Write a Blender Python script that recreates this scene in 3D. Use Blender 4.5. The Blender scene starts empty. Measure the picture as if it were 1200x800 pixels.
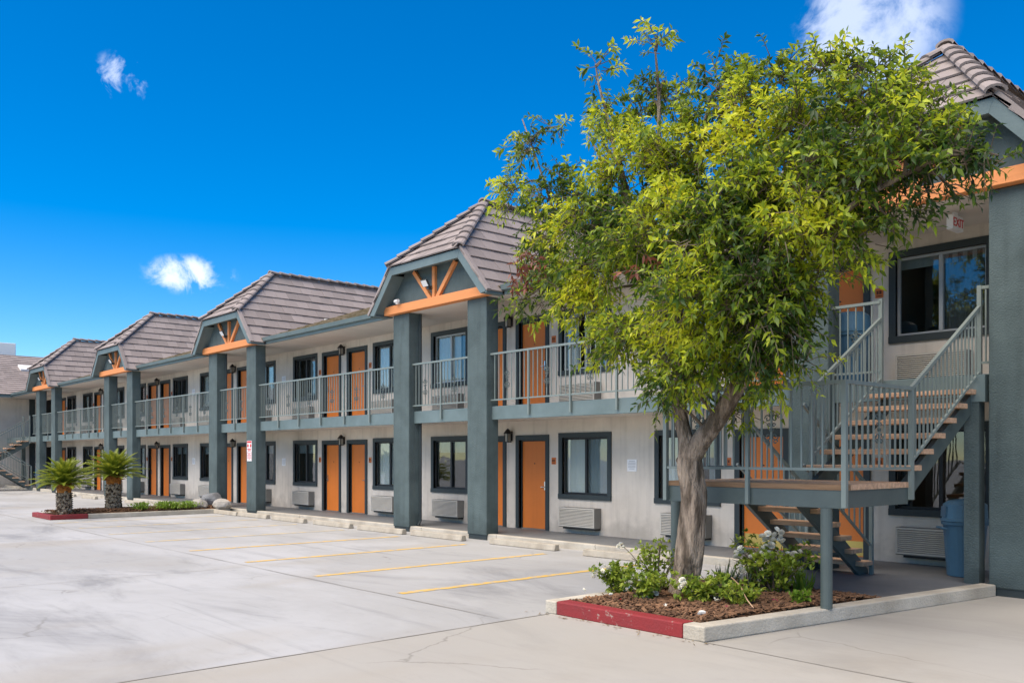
import bpy, bmesh, math, random
import numpy as np
from mathutils import Vector, Matrix, Euler
random.seed(7); np.random.seed(7)
R = math.radians
scene = bpy.context.scene
col = scene.collection

# ------------------------------------------------------------------ camera
FPX = 1052.0; HOR = 535.0; YAW = math.atan2(1200, 1052); CH = 1.75
SN, CS = math.sin(YAW), math.cos(YAW)
cam = bpy.data.cameras.new('camera'); cam_o = bpy.data.objects.new('camera', cam); col.objects.link(cam_o)
cam.sensor_width = 36; cam.sensor_fit = 'HORIZONTAL'; cam.lens = 36 * FPX / 1200
cam.shift_y = (HOR - 400) / 1200
cam.clip_start = 0.1; cam.clip_end = 3000
cam_o.location = (0, 0, CH); cam_o.rotation_euler = (R(90), 0, YAW)
scene.camera = cam_o

# ------------------------------------------------------------------ sky and sun
SUN_EL, SUN_AZ = R(60), R(-177)      # azimuth of the sun measured from +Y towards +X
EXPO = 0.84
world = bpy.data.worlds.new('World'); scene.world = world; world.use_nodes = True
wn = world.node_tree; wn.nodes.clear()
def N(tree, t, **kw):
    n = tree.nodes.new(t)
    for k, v in kw.items(): setattr(n, k, v)
    return n
def pdir(px, py):
    u = (px - 600) / FPX; v = (HOR - py) / FPX
    return Vector((u * CS - SN, u * SN + CS, v)).normalized()
sky = N(wn, 'ShaderNodeTexSky', sky_type='NISHITA', sun_disc=False)
sky.sun_elevation = SUN_EL; sky.sun_rotation = SUN_AZ
sky.air_density = 1.0; sky.dust_density = 0.0; sky.ozone_density = 2.0; sky.altitude = 1800
hs = N(wn, 'ShaderNodeHueSaturation'); hs.inputs['Saturation'].default_value = 1.55; hs.inputs['Value'].default_value = 1.12
hs.inputs['Hue'].default_value = 0.503
wn.links.new(sky.outputs[0], hs.inputs['Color'])
geo = N(wn, 'ShaderNodeTexCoord')
prev = hs.outputs[0]
def cloud(px, py, rx, ry, scale, thr, dens, seed):
    """soft cumulus puff: an elliptical envelope about one direction, broken up by noise"""
    global prev
    d = pdir(px, py); rt = d.cross(Vector((0, 0, 1))).normalized(); up = rt.cross(d).normalized()
    def dot(v):
        n = N(wn, 'ShaderNodeVectorMath', operation='DOT_PRODUCT'); n.inputs[1].default_value = v
        wn.links.new(geo.outputs['Generated'], n.inputs[0]); return n.outputs['Value']
    def mth(op, a, b=None):
        n = N(wn, 'ShaderNodeMath', operation=op)
        for i, q in enumerate((a, b)):
            if q is None: continue
            if isinstance(q, (int, float)): n.inputs[i].default_value = q
            else: wn.links.new(q, n.inputs[i])
        return n.outputs[0]
    a = mth('MULTIPLY', dot(rt), FPX / rx); b = mth('MULTIPLY', dot(up), FPX / ry)
    r2 = mth('ADD', mth('MULTIPLY', a, a), mth('MULTIPLY', b, b))
    mp = N(wn, 'ShaderNodeMapping'); mp.inputs['Location'].default_value = (seed, seed * .7, 0)
    wn.links.new(geo.outputs['Generated'], mp.inputs[0])
    nz = N(wn, 'ShaderNodeTexNoise'); nz.inputs['Scale'].default_value = scale; nz.inputs['Detail'].default_value = 9
    nz.inputs['Roughness'].default_value = .62; nz.inputs['Distortion'].default_value = .4
    wn.links.new(mp.outputs[0], nz.inputs['Vector'])
    fwd = mth('GREATER_THAN', dot(d), 0.5)
    env = mth('SUBTRACT', 1.0, r2)
    val = mth('ADD', mth('MULTIPLY', env, .60), mth('MULTIPLY', mth('SUBTRACT', nz.outputs['Fac'], .5), 3.4))
    mr = N(wn, 'ShaderNodeMapRange', interpolation_type='SMOOTHSTEP')
    mr.inputs['From Min'].default_value = thr; mr.inputs['From Max'].default_value = thr + .8
    mr.inputs['To Max'].default_value = dens
    wn.links.new(val, mr.inputs['Value'])
    mr2 = N(wn, 'ShaderNodeMapRange', interpolation_type='SMOOTHSTEP')
    mr2.inputs['From Min'].default_value = 0.0; mr2.inputs['From Max'].default_value = .85
    wn.links.new(env, mr2.inputs['Value'])
    fac = mth('MULTIPLY', mth('MULTIPLY', mr.outputs[0], mr2.outputs[0]), fwd)
    mx = N(wn, 'ShaderNodeMix', data_type='RGBA')
    wn.links.new(fac, mx.inputs['Factor']); wn.links.new(prev, mx.inputs['A'])
    mx.inputs['B'].default_value = CLOUD
    prev = mx.outputs['Result']
CLOUD = (6.3, 6.8, 8.0, 1)
cloud(222, 322, 56, 25, 26, .0, .88, 1.3)
cloud(143, 93, 33, 30, 40, .25, .6, 4.1)
cloud(1018, 32, 88, 80, 15, .06, .62, 2.2)
bg = N(wn, 'ShaderNodeBackground'); bg.inputs['Strength'].default_value = 0.1
wo = N(wn, 'ShaderNodeOutputWorld')
wn.links.new(prev, bg.inputs['Color']); wn.links.new(bg.outputs[0], wo.inputs['Surface'])

sun = bpy.data.lights.new('sun', 'SUN'); sun_o = bpy.data.objects.new('sun', sun); col.objects.link(sun_o)
sun.energy = 3.9; sun.angle = R(75); sun.color = (1.0, .87, .70)
sd = Vector((math.sin(SUN_AZ) * math.cos(SUN_EL), math.cos(SUN_AZ) * math.cos(SUN_EL), math.sin(SUN_EL)))
sun_o.rotation_euler = sd.to_track_quat('Z', 'Y').to_euler(); sun_o.location = sd * 60
vs = scene.view_settings
vs.view_transform = 'Standard'; vs.look = 'None'; vs.gamma = 1; vs.exposure = EXPO; vs.use_curve_mapping = False
scene.render.engine = 'CYCLES'
scene.cycles.max_bounces = 8; scene.cycles.transparent_max_bounces = 12

# ------------------------------------------------------------------ pixel helpers (a pixel is a ray; the depth comes from a plane)
def atY(px, Y):
    u = (px - 600) / FPX; return Y * (u * CS - SN) / (CS + u * SN)
def at(px, py, Y):
    x = atY(px, Y); Z = -x * SN + Y * CS
    return Vector((x, Y, CH + (HOR - py) / FPX * Z))

# ------------------------------------------------------------------ materials
def mat(name, c, rough=.7, var=.12, vscale=3.0, bump=0, bscale=40, spec=.4, metal=0, c2=None, mixscale=1.0, mixthr=(.4, .65), stretch=None, rnd=None, bdist=.02, streak=0, foot=0, chip=None):
    m = bpy.data.materials.new(name); m.use_nodes = True; t = m.node_tree; p = t.nodes['Principled BSDF']
    p.inputs['Roughness'].default_value = rough; p.inputs['Metallic'].default_value = metal
    p.inputs['Specular IOR Level'].default_value = spec
    tc = N(t, 'ShaderNodeTexCoord'); vec = tc.outputs['Object']
    if stretch:
        mp = N(t, 'ShaderNodeMapping'); mp.inputs['Scale'].default_value = stretch; t.links.new(vec, mp.inputs[0]); vec = mp.outputs[0]
    nz = N(t, 'ShaderNodeTexNoise'); nz.inputs['Scale'].default_value = vscale; nz.inputs['Detail'].default_value = 6; nz.inputs['Roughness'].default_value = .62
    t.links.new(vec, nz.inputs['Vector'])
    base = N(t, 'ShaderNodeMix', data_type='RGBA'); base.inputs['A'].default_value = (*c, 1); base.inputs['B'].default_value = (*(c2 or c), 1)
    if c2:
        n2 = N(t, 'ShaderNodeTexNoise'); n2.inputs['Scale'].default_value = mixscale; n2.inputs['Detail'].default_value = 8; n2.inputs['Roughness'].default_value = .6
        t.links.new(vec, n2.inputs['Vector'])
        mr = N(t, 'ShaderNodeMapRange'); mr.inputs['From Min'].default_value = mixthr[0]; mr.inputs['From Max'].default_value = mixthr[1]
        t.links.new(n2.outputs['Fac'], mr.inputs['Value']); t.links.new(mr.outputs[0], base.inputs['Factor'])
    else: base.inputs['Factor'].default_value = 0
    h = N(t, 'ShaderNodeHueSaturation'); t.links.new(base.outputs['Result'], h.inputs['Color'])
    v = N(t, 'ShaderNodeMapRange'); v.inputs['From Min'].default_value = .25; v.inputs['From Max'].default_value = .75
    v.inputs['To Min'].default_value = 1 - var; v.inputs['To Max'].default_value = 1 + var
    t.links.new(nz.outputs['Fac'], v.inputs['Value']); vout = v.outputs[0]
    if rnd:
        src, amt = rnd
        if src == 'obj': o = N(t, 'ShaderNodeObjectInfo').outputs['Random']
        else: o = N(t, 'ShaderNodeNewGeometry').outputs['Random Per Island']
        r = N(t, 'ShaderNodeMapRange'); r.inputs['To Min'].default_value = 1 - amt; r.inputs['To Max'].default_value = 1 + amt
        t.links.new(o, r.inputs['Value'])
        ml = N(t, 'ShaderNodeMath', operation='MULTIPLY'); t.links.new(vout, ml.inputs[0]); t.links.new(r.outputs[0], ml.inputs[1]); vout = ml.outputs[0]
    def mul(a_, b_):
        q_ = N(t, 'ShaderNodeMath', operation='MULTIPLY'); t.links.new(a_, q_.inputs[0]); t.links.new(b_, q_.inputs[1]); return q_.outputs[0]
    if streak:
        mp2 = N(t, 'ShaderNodeMapping'); mp2.inputs['Scale'].default_value = (5, 5, .35); t.links.new(tc.outputs['Object'], mp2.inputs[0])
        n3 = N(t, 'ShaderNodeTexNoise'); n3.inputs['Scale'].default_value = 1.6; n3.inputs['Detail'].default_value = 6; t.links.new(mp2.outputs[0], n3.inputs['Vector'])
        r3 = N(t, 'ShaderNodeMapRange'); r3.inputs['From Min'].default_value = .5; r3.inputs['From Max'].default_value = .8; r3.inputs['To Min'].default_value = 1; r3.inputs['To Max'].default_value = 1 - streak
        t.links.new(n3.outputs['Fac'], r3.inputs['Value']); vout = mul(vout, r3.outputs[0])
    if foot:   # splash dirt in the lowest half metre, ragged upper edge
        sx_ = N(t, 'ShaderNodeSeparateXYZ'); t.links.new(tc.outputs['Object'], sx_.inputs[0])
        n4 = N(t, 'ShaderNodeTexNoise'); n4.inputs['Scale'].default_value = 3.5; n4.inputs['Detail'].default_value = 8; t.links.new(tc.outputs['Object'], n4.inputs['Vector'])
        a4 = N(t, 'ShaderNodeMath', operation='MULTIPLY_ADD'); a4.inputs[1].default_value = -1.1; t.links.new(n4.outputs['Fac'], a4.inputs[0]); t.links.new(sx_.outputs['Z'], a4.inputs[2])
        r4 = N(t, 'ShaderNodeMapRange', interpolation_type='SMOOTHSTEP'); r4.inputs['From Min'].default_value = -.45; r4.inputs['From Max'].default_value = .05; r4.inputs['To Min'].default_value = 1 - foot; r4.inputs['To Max'].default_value = 1
        t.links.new(a4.outputs[0], r4.inputs['Value']); vout = mul(vout, r4.outputs[0])
    t.links.new(vout, h.inputs['Value'])
    t.links.new(h.outputs[0], p.inputs['Base Color'])
    if chip:
        n5 = N(t, 'ShaderNodeTexNoise'); n5.inputs['Scale'].default_value = 7; n5.inputs['Detail'].default_value = 12; n5.inputs['Roughness'].default_value = .72; t.links.new(tc.outputs['Object'], n5.inputs['Vector'])
        r5 = N(t, 'ShaderNodeMapRange'); r5.inputs['From Min'].default_value = .62; r5.inputs['From Max'].default_value = .66; t.links.new(n5.outputs['Fac'], r5.inputs['Value'])
        x5 = N(t, 'ShaderNodeMix', data_type='RGBA'); x5.inputs['B'].default_value = (*chip, 1); t.links.new(r5.outputs[0], x5.inputs['Factor']); t.links.new(h.outputs[0], x5.inputs['A']); t.links.new(x5.outputs['Result'], p.inputs['Base Color'])
    if bump:
        b1 = N(t, 'ShaderNodeTexNoise'); b1.inputs['Scale'].default_value = bscale; b1.inputs['Detail'].default_value = 4
        t.links.new(vec, b1.inputs['Vector'])
        bp = N(t, 'ShaderNodeBump'); bp.inputs['Strength'].default_value = bump; bp.inputs['Distance'].default_value = bdist
        t.links.new(b1.outputs['Fac'], bp.inputs['Height']); t.links.new(bp.outputs[0], p.inputs['Normal'])
    return m

def glass_mat():
    m = bpy.data.materials.new('window_glass'); m.use_nodes = True; t = m.node_tree; t.nodes.clear()
    o = N(t, 'ShaderNodeOutputMaterial'); tr = N(t, 'ShaderNodeBsdfTransparent'); gl = N(t, 'ShaderNodeBsdfGlossy')
    tr.inputs[0].default_value = (.86, .9, .9, 1); gl.inputs['Roughness'].default_value = .02
    lw = N(t, 'ShaderNodeLayerWeight'); lw.inputs['Blend'].default_value = .5
    pw = N(t, 'ShaderNodeMath', operation='POWER'); pw.inputs[1].default_value = 3.5; t.links.new(lw.outputs['Facing'], pw.inputs[0])
    fr = N(t, 'ShaderNodeMapRange'); fr.inputs['To Min'].default_value = .07; fr.inputs['To Max'].default_value = .9; t.links.new(pw.outputs[0], fr.inputs['Value'])
    mx = N(t, 'ShaderNodeMixShader'); t.links.new(fr.outputs[0], mx.inputs[0]); t.links.new(tr.outputs[0], mx.inputs[1]); t.links.new(gl.outputs[0], mx.inputs[2])
    nz = N(t, 'ShaderNodeTexNoise'); nz.inputs['Scale'].default_value = 1.6
    tc = N(t, 'ShaderNodeTexCoord'); t.links.new(tc.outputs['Object'], nz.inputs['Vector'])
    bp = N(t, 'ShaderNodeBump'); bp.inputs['Strength'].default_value = .12; bp.inputs['Distance'].default_value = .02
    t.links.new(nz.outputs['Fac'], bp.inputs['Height']); t.links.new(bp.outputs[0], gl.inputs['Normal'])
    t.links.new(mx.outputs[0], o.inputs[0]); return m

def leaf_mat(name, stops, trans=.35, rough=.42, nscale=1.1):
    """colour differs from leaf to leaf and from twig to twig (young and old growth; on the tree also painted-in sunlit and shaded clumps)"""
    m = bpy.data.materials.new(name); m.use_nodes = True; t = m.node_tree; t.nodes.clear()
    o = N(t, 'ShaderNodeOutputMaterial'); p = N(t, 'ShaderNodeBsdfPrincipled'); tl = N(t, 'ShaderNodeBsdfTranslucent')
    g = N(t, 'ShaderNodeNewGeometry'); tc = N(t, 'ShaderNodeTexCoord')
    nz = N(t, 'ShaderNodeTexNoise'); nz.inputs['Scale'].default_value = nscale; nz.inputs['Detail'].default_value = 3
    t.links.new(tc.outputs['Object'], nz.inputs['Vector'])
    a = N(t, 'ShaderNodeMath', operation='MULTIPLY'); a.inputs[1].default_value = .42; t.links.new(g.outputs['Random Per Island'], a.inputs[0])
    b = N(t, 'ShaderNodeMapRange'); b.inputs['From Min'].default_value = .34; b.inputs['From Max'].default_value = .66; b.inputs['To Max'].default_value = .58
    t.links.new(nz.outputs['Fac'], b.inputs['Value'])
    s = N(t, 'ShaderNodeMath', operation='ADD'); t.links.new(a.outputs[0], s.inputs[0]); t.links.new(b.outputs[0], s.inputs[1])
    cr = N(t, 'ShaderNodeValToRGB'); e = cr.color_ramp.elements
    while len(e) < len(stops): e.new(.5)
    for el, (pos, c) in zip(e, stops): el.position = pos; el.color = (*c, 1)
    t.links.new(s.outputs[0], cr.inputs[0]); t.links.new(cr.outputs[0], p.inputs['Base Color'])
    p.inputs['Roughness'].default_value = rough; p.inputs['Specular IOR Level'].default_value = .45
    hs_ = N(t, 'ShaderNodeHueSaturation'); hs_.inputs['Value'].default_value = 1.25; hs_.inputs['Hue'].default_value = .485
    t.links.new(cr.outputs[0], hs_.inputs['Color']); t.links.new(hs_.outputs[0], tl.inputs['Color'])
    mx = N(t, 'ShaderNodeMixShader'); mx.inputs[0].default_value = trans
    t.links.new(p.outputs[0], mx.inputs[1]); t.links.new(tl.outputs[0], mx.inputs[2]); t.links.new(mx.outputs[0], o.inputs[0])
    return m

M = {}
M['stucco'] = mat('stucco_beige', (.66, .60, .52), .92, .10, 1.3, .5, 55, .2, c2=(.57, .51, .435), mixscale=.8, bdist=.012, streak=.20, foot=.26)
M['teal'] = mat('stucco_teal', (.096, .130, .130), .85, .16, 2.0, .8, 45, .3, c2=(.072, .099, .099), mixscale=1.5, bdist=.014, streak=.22, foot=.30)
M['trim'] = mat('dark_trim_paint', (.030, .042, .045), .55, .1, 4, .15, 60, .4)
M['fascia'] = mat('fascia_paint', (.145, .195, .198), .55, .10, 2.2, .12, 30, .35, c2=(.115, .16, .16), mixscale=1.2)
M['rail'] = mat('railing_paint', (.185, .222, .205), .42, .08, 5, .1, 80, .5)
M['steel'] = mat('stair_steel_paint', (.076, .100, .095), .45, .12, 4, .12, 50, .5)
M['orange'] = mat('door_orange', (.70, .19, .025), .5, .08, 1.6, .08, 60, .4, rnd=('obj', .07), streak=.08)
M['timber'] = mat('beam_orange', (.74, .285, .10), .6, .10, 3, .25, 30, .3, stretch=(.6, 6, 6))
M['soffit'] = mat('soffit_paint', (.70, .645, .57), .9, .07, 1.0, .25, 50, .2)
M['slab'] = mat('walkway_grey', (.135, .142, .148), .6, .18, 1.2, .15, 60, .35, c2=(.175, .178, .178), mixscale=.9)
M['kerb'] = mat('kerb_concrete', (.52, .48, .40), .9, .16, 2.5, .5, 40, .2, c2=(.40, .36, .29), mixscale=1.5)
M['red'] = mat('kerb_red_paint', (.27, .024, .026), .62, .15, 3, .3, 50, .4, c2=(.19, .024, .026), mixscale=3, chip=(.36, .26, .22))
M['stop'] = mat('wheel_stop_concrete', (.42, .38, .31), .9, .18, 4, .5, 40, .2, c2=(.34, .30, .24), mixscale=3)
M['yellow'] = mat('line_yellow_paint', (.66, .42, .09), .7, .15, 3, .2, 60, .3, c2=(.38, .355, .31), mixscale=10, mixthr=(.46, .62))
M['faded'] = mat('line_yellow_faded', (.56, .43, .20), .8, .1, 3, .2, 60, .3, c2=(.42, .40, .36), mixscale=5, mixthr=(.42, .60))
M['tile_o'] = mat('roof_tile', (.272, .232, .216), .85, .08, 6, .25, 60, .25, rnd=('obj', .16))
M['tile_i'] = mat('roof_tile_run', (.272, .232, .216), .85, .08, 6, .25, 60, .25, rnd=('isl', .15))
M['tile_moss'] = mat('mossy_roof_tile', (.26, .21, .15), .95, .25, 6, .4, 40, .2, c2=(.13, .11, .05), mixscale=4, rnd=('isl', .12))
M['underlay'] = mat('roof_underlay', (.03, .028, .028), .95, .1)  # near-black colour deepens the shade lines between tile courses
M['wood'] = mat('tread_timber', (.60, .385, .245), .8, .22, 3, .4, 30, .25, stretch=(.8, 8, 8), c2=(.44, .275, .175), mixscale=2)
M['deckwood'] = mat('deck_timber', (.25, .155, .09), .85, .25, 3, .4, 30, .25, stretch=(.8, 8, 8))
M['black'] = mat('black_metal', (.012, .012, .013), .4, .1, 5)
M['white'] = mat('white_paint', (.78, .78, .76), .5, .04, 5)
M['offw'] = mat('off_white_plastic', (.62, .60, .55), .55, .06, 5, .1, 60)
M['acside'] = mat('ac_case', (.22, .21, .19), .6, .1, 5)
M['louver'] = mat('ac_louver', (.52, .49, .43), .5, .06, 5)
M['alu'] = mat('window_frame_alu', (.45, .47, .47), .4, .05, 5, metal=.3)
M['sash'] = mat('window_sash_dark', (.02, .022, .024), .45, .1, 5)
M['glass'] = glass_mat()
M['sheer'] = mat('sheer_curtain', (.82, .82, .79), .9, .06, 3)
M['greyc'] = mat('grey_curtain', (.30, .345, .37), .9, .06, 3)
M['darkc'] = mat('dark_curtain', (.10, .11, .12), .9, .1, 3)
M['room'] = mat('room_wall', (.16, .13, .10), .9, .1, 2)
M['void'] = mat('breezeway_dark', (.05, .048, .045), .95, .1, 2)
M['brass'] = mat('brass_kick_plate', (.62, .44, .12), .38, .08, 5, metal=.5)
M['chrome'] = mat('lever_steel', (.6, .6, .58), .25, .05, 5, metal=.9)
M['plaq'] = mat('plaque_orange', (.62, .16, .03), .5, .05, 5)
M['dig'] = mat('plaque_mark', (.12, .03, .01), .6, .05, 5)
M['lampglass'] = mat('lantern_glass', (.30, .28, .24), .2, .1, 5)
M['blue'] = mat('bin_blue', (.06, .15, .235), .48, .1, 4, .1, 40, .45)
M['bluel'] = mat('bin_lid_blue', (.08, .185, .28), .45, .1, 4, .1, 40, .45)
M['signw'] = mat('sign_white', (.80, .80, .80), .45, .03, 5)
M['signr'] = mat('sign_red', (.62, .05, .05), .45, .05, 5)
M['grey'] = mat('print_grey', (.35, .35, .36), .6, .05, 5)
M['bark'] = mat('tree_bark', (.37, .29, .22), .95, .32, 5, 1.0, 14, .2, stretch=(3, 3, .55), c2=(.13, .098, .07), mixscale=3.0, mixthr=(.44, .60), bdist=.07)
M['twig'] = mat('twig_bark', (.13, .10, .07), .9, .2, 6)
M['leaf'] = leaf_mat('tree_leaf', [(.0, (.018, .046, .012)), (.32, (.048, .104, .014)), (.52, (.19, .28, .018)), (.74, (.55, .62, .034)), (1.0, (.74, .71, .05))], .46)  # dark and yellow stops paint in shaded and sunlit clumps, besides young growth
M['leafred'] = leaf_mat('dry_leaf', [(0, (.16, .05, .03)), (1, (.33, .12, .07))], .25)
M['litter'] = leaf_mat('dry_litter', [(0, (.12, .075, .035)), (1, (.30, .22, .10))], .1)
M['rose'] = leaf_mat('rose_leaf', [(0, (.06, .125, .018)), (.42, (.26, .36, .04)), (1, (.50, .55, .09))], .38, nscale=4)
M['strap'] = leaf_mat('strap_leaf', [(0, (.025, .055, .018)), (1, (.085, .14, .035))], .2, nscale=4)
M['spike'] = leaf_mat('bright_leaf', [(0, (.10, .2, .02)), (1, (.28, .42, .05))], .35, nscale=4)
M['frond'] = leaf_mat('palm_frond', [(0, (.045, .09, .012)), (.6, (.15, .21, .018)), (1, (.36, .38, .035))], .3, nscale=2)
M['petal'] = mat('white_petal', (.95, .92, .82), .6, .06, 8)
M['pink'] = mat('pink_petal', (.62, .06, .16), .6, .1, 8)
M['redp'] = mat('red_petal', (.50, .02, .03), .6, .1, 8)
M['mulch'] = mat('mulch', (.125, .066, .034), .95, .35, 14, 1.0, 26, .15, c2=(.055, .03, .017), mixscale=9, bdist=.04)
M['chip'] = mat('bark_chip', (.165, .088, .046), .95, .2, 6, rnd=('isl', .55))
M['rock'] = mat('pale_rock', (.46, .435, .39), .9, .2, 4, .7, 14, .2, c2=(.30, .28, .25), mixscale=3, bdist=.04)
M['rockg'] = mat('grey_rock', (.20, .205, .21), .9, .2, 4, .7, 14, .2, bdist=.04)
M['palmtrunk'] = mat('palm_trunk', (.36, .30, .22), .95, .3, 9, 1.0, 22, .2, c2=(.05, .035, .022), mixscale=13, mixthr=(.46, .56), bdist=.05)
M['fibre'] = mat('palm_fibre', (.42, .17, .035), .95, .3, 14, 1.0, 40, .2, c2=(.20, .07, .018), mixscale=12, bdist=.04)
def shade_mat():
    m = mat('lamp_shade', (.75, .45, .14), .8, .05, 4)
    p = m.node_tree.nodes['Principled BSDF']; p.inputs['Emission Color'].default_value = (1, .5, .12, 1); p.inputs['Emission Strength'].default_value = .5
    return m
M['shade'] = shade_mat()

def ground_mat(name, base, dark, light, warm):
    m = bpy.data.materials.new(name); m.use_nodes = True; t = m.node_tree; p = t.nodes['Principled BSDF']
    p.inputs['Specular IOR Level'].default_value = .3
    tc = N(t, 'ShaderNodeTexCoord')
    def noise(scale, detail, stretch=(1, 1, 1), rough=.6, dist=0):
        mp = N(t, 'ShaderNodeMapping'); mp.inputs['Scale'].default_value = stretch; t.links.new(tc.outputs['Object'], mp.inputs[0])
        n = N(t, 'ShaderNodeTexNoise'); n.inputs['Scale'].default_value = scale; n.inputs['Detail'].default_value = detail; n.inputs['Roughness'].default_value = rough
        n.inputs['Distortion'].default_value = dist
        t.links.new(mp.outputs[0], n.inputs['Vector']); return n.outputs['Fac']
    def ramp(f, a, b, hi=1.0):
        r = N(t, 'ShaderNodeMapRange', interpolation_type='SMOOTHSTEP'); r.inputs['From Min'].default_value = a; r.inputs['From Max'].default_value = b; r.inputs['To Max'].default_value = hi
        t.links.new(f, r.inputs['Value']); return r.outputs[0]
    def ramp_inv(f, a, b, hi, gate):
        r = N(t, 'ShaderNodeMapRange', interpolation_type='SMOOTHSTEP'); r.inputs['From Min'].default_value = a; r.inputs['From Max'].default_value = b; r.inputs['To Min'].default_value = hi; r.inputs['To Max'].default_value = 0
        t.links.new(f, r.inputs['Value']); g_ = N(t, 'ShaderNodeMath', operation='MULTIPLY'); t.links.new(r.outputs[0], g_.inputs[0]); t.links.new(ramp(gate, .5, .62), g_.inputs[1]); return g_.outputs[0]
    def mix(fac, a, b):
        x = N(t, 'ShaderNodeMix', data_type='RGBA'); t.links.new(fac, x.inputs['Factor'])
        for k, q in (('A', a), ('B', b)):
            if isinstance(q, tuple): x.inputs[k].default_value = (*q, 1)
            else: t.links.new(q, x.inputs[k])
        return x.outputs['Result']
    c = mix(ramp(noise(.16, 7, (1, 1.5, 1), .65, .5), .40, .66), base, light)
    c = mix(ramp(noise(.33, 8, (.55, 1.3, 1), .68, .8), .50, .74, .85), c, dark)
    c = mix(ramp(noise(.9, 8, (.45, 1.5, 1), .7, 1.0), .52, .80, .55), c, dark)
    c = mix(ramp(noise(.22, 4, (1.4, .5, 1), .6, .2), .52, .72, .6), c, warm)
    c = mix(ramp(noise(2.4, 9, (1, 1, 1), .75, .3), .56, .82, .35), c, light)
    c = mix(ramp(noise(38, 3, (1, 1, 1), .7), .62, .78, .28), c, dark)
    c = mix(ramp(noise(5.5, 10, (.6, 1.4, 1), .78, .6), .55, .78, .40), c, dark)
    c = mix(ramp(noise(1.3, 6, (.12, 2.6, 1), .6, .15), .58, .74, .45), c, dark)      # tyre-polished bands along the aisle
    vo = N(t, 'ShaderNodeTexVoronoi', feature='DISTANCE_TO_EDGE'); vo.inputs['Scale'].default_value = .32; vo.inputs['Randomness'].default_value = 1
    wv_ = N(t, 'ShaderNodeVectorMath', operation='MULTIPLY_ADD'); wv_.inputs[1].default_value = (.5, .5, .0)
    wn_ = N(t, 'ShaderNodeTexNoise'); wn_.inputs['Scale'].default_value = 1.7; wn_.inputs['Detail'].default_value = 8; t.links.new(tc.outputs['Object'], wn_.inputs['Vector'])
    t.links.new(wn_.outputs['Color'], wv_.inputs[0]); t.links.new(tc.outputs['Object'], wv_.inputs[2]); t.links.new(wv_.outputs[0], vo.inputs['Vector'])
    crk = N(t, 'ShaderNodeMapRange'); crk.inputs['From Min'].default_value = .0; crk.inputs['From Max'].default_value = .006; crk.inputs['To Min'].default_value = 1; crk.inputs['To Max'].default_value = 0
    t.links.new(vo.outputs['Distance'], crk.inputs['Value'])
    ck = N(t, 'ShaderNodeMath', operation='MULTIPLY'); t.links.new(crk.outputs[0], ck.inputs[0]); t.links.new(ramp(noise(.35, 3), .5, .62, .55), ck.inputs[1])
    c = mix(ck.outputs[0], c, (.16, .15, .13))
    sp_ = N(t, 'ShaderNodeTexVoronoi'); sp_.inputs['Scale'].default_value = 1.5; t.links.new(wv_.outputs[0], sp_.inputs['Vector'])
    c = mix(ramp_inv(sp_.outputs['Distance'], .03, .13, .45, noise(.5, 2)), c, (.15, .14, .125))
    t.links.new(c, p.inputs['Base Color'])
    r = N(t, 'ShaderNodeMapRange'); r.inputs['To Min'].default_value = .6; r.inputs['To Max'].default_value = .95
    t.links.new(noise(.8, 5), r.inputs['Value']); t.links.new(r.outputs[0], p.inputs['Roughness'])
    bp = N(t, 'ShaderNodeBump'); bp.inputs['Strength'].default_value = .25; bp.inputs['Distance'].default_value = .006
    t.links.new(noise(90, 4, rough=.7), bp.inputs['Height']); t.links.new(bp.outputs[0], p.inputs['Normal'])
    return m
M['lot'] = ground_mat('parking_lot_concrete', (.338, .337, .328), (.195, .197, .20), (.415, .418, .418), (.325, .297, .25))
M['drive'] = ground_mat('driveway_concrete', (.345, .330, .298), (.265, .253, .23), (.375, .36, .327), (.34, .31, .26))
M['joint'] = mat('joint_dark', (.24, .22, .19), .95, .3, 3)

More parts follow.
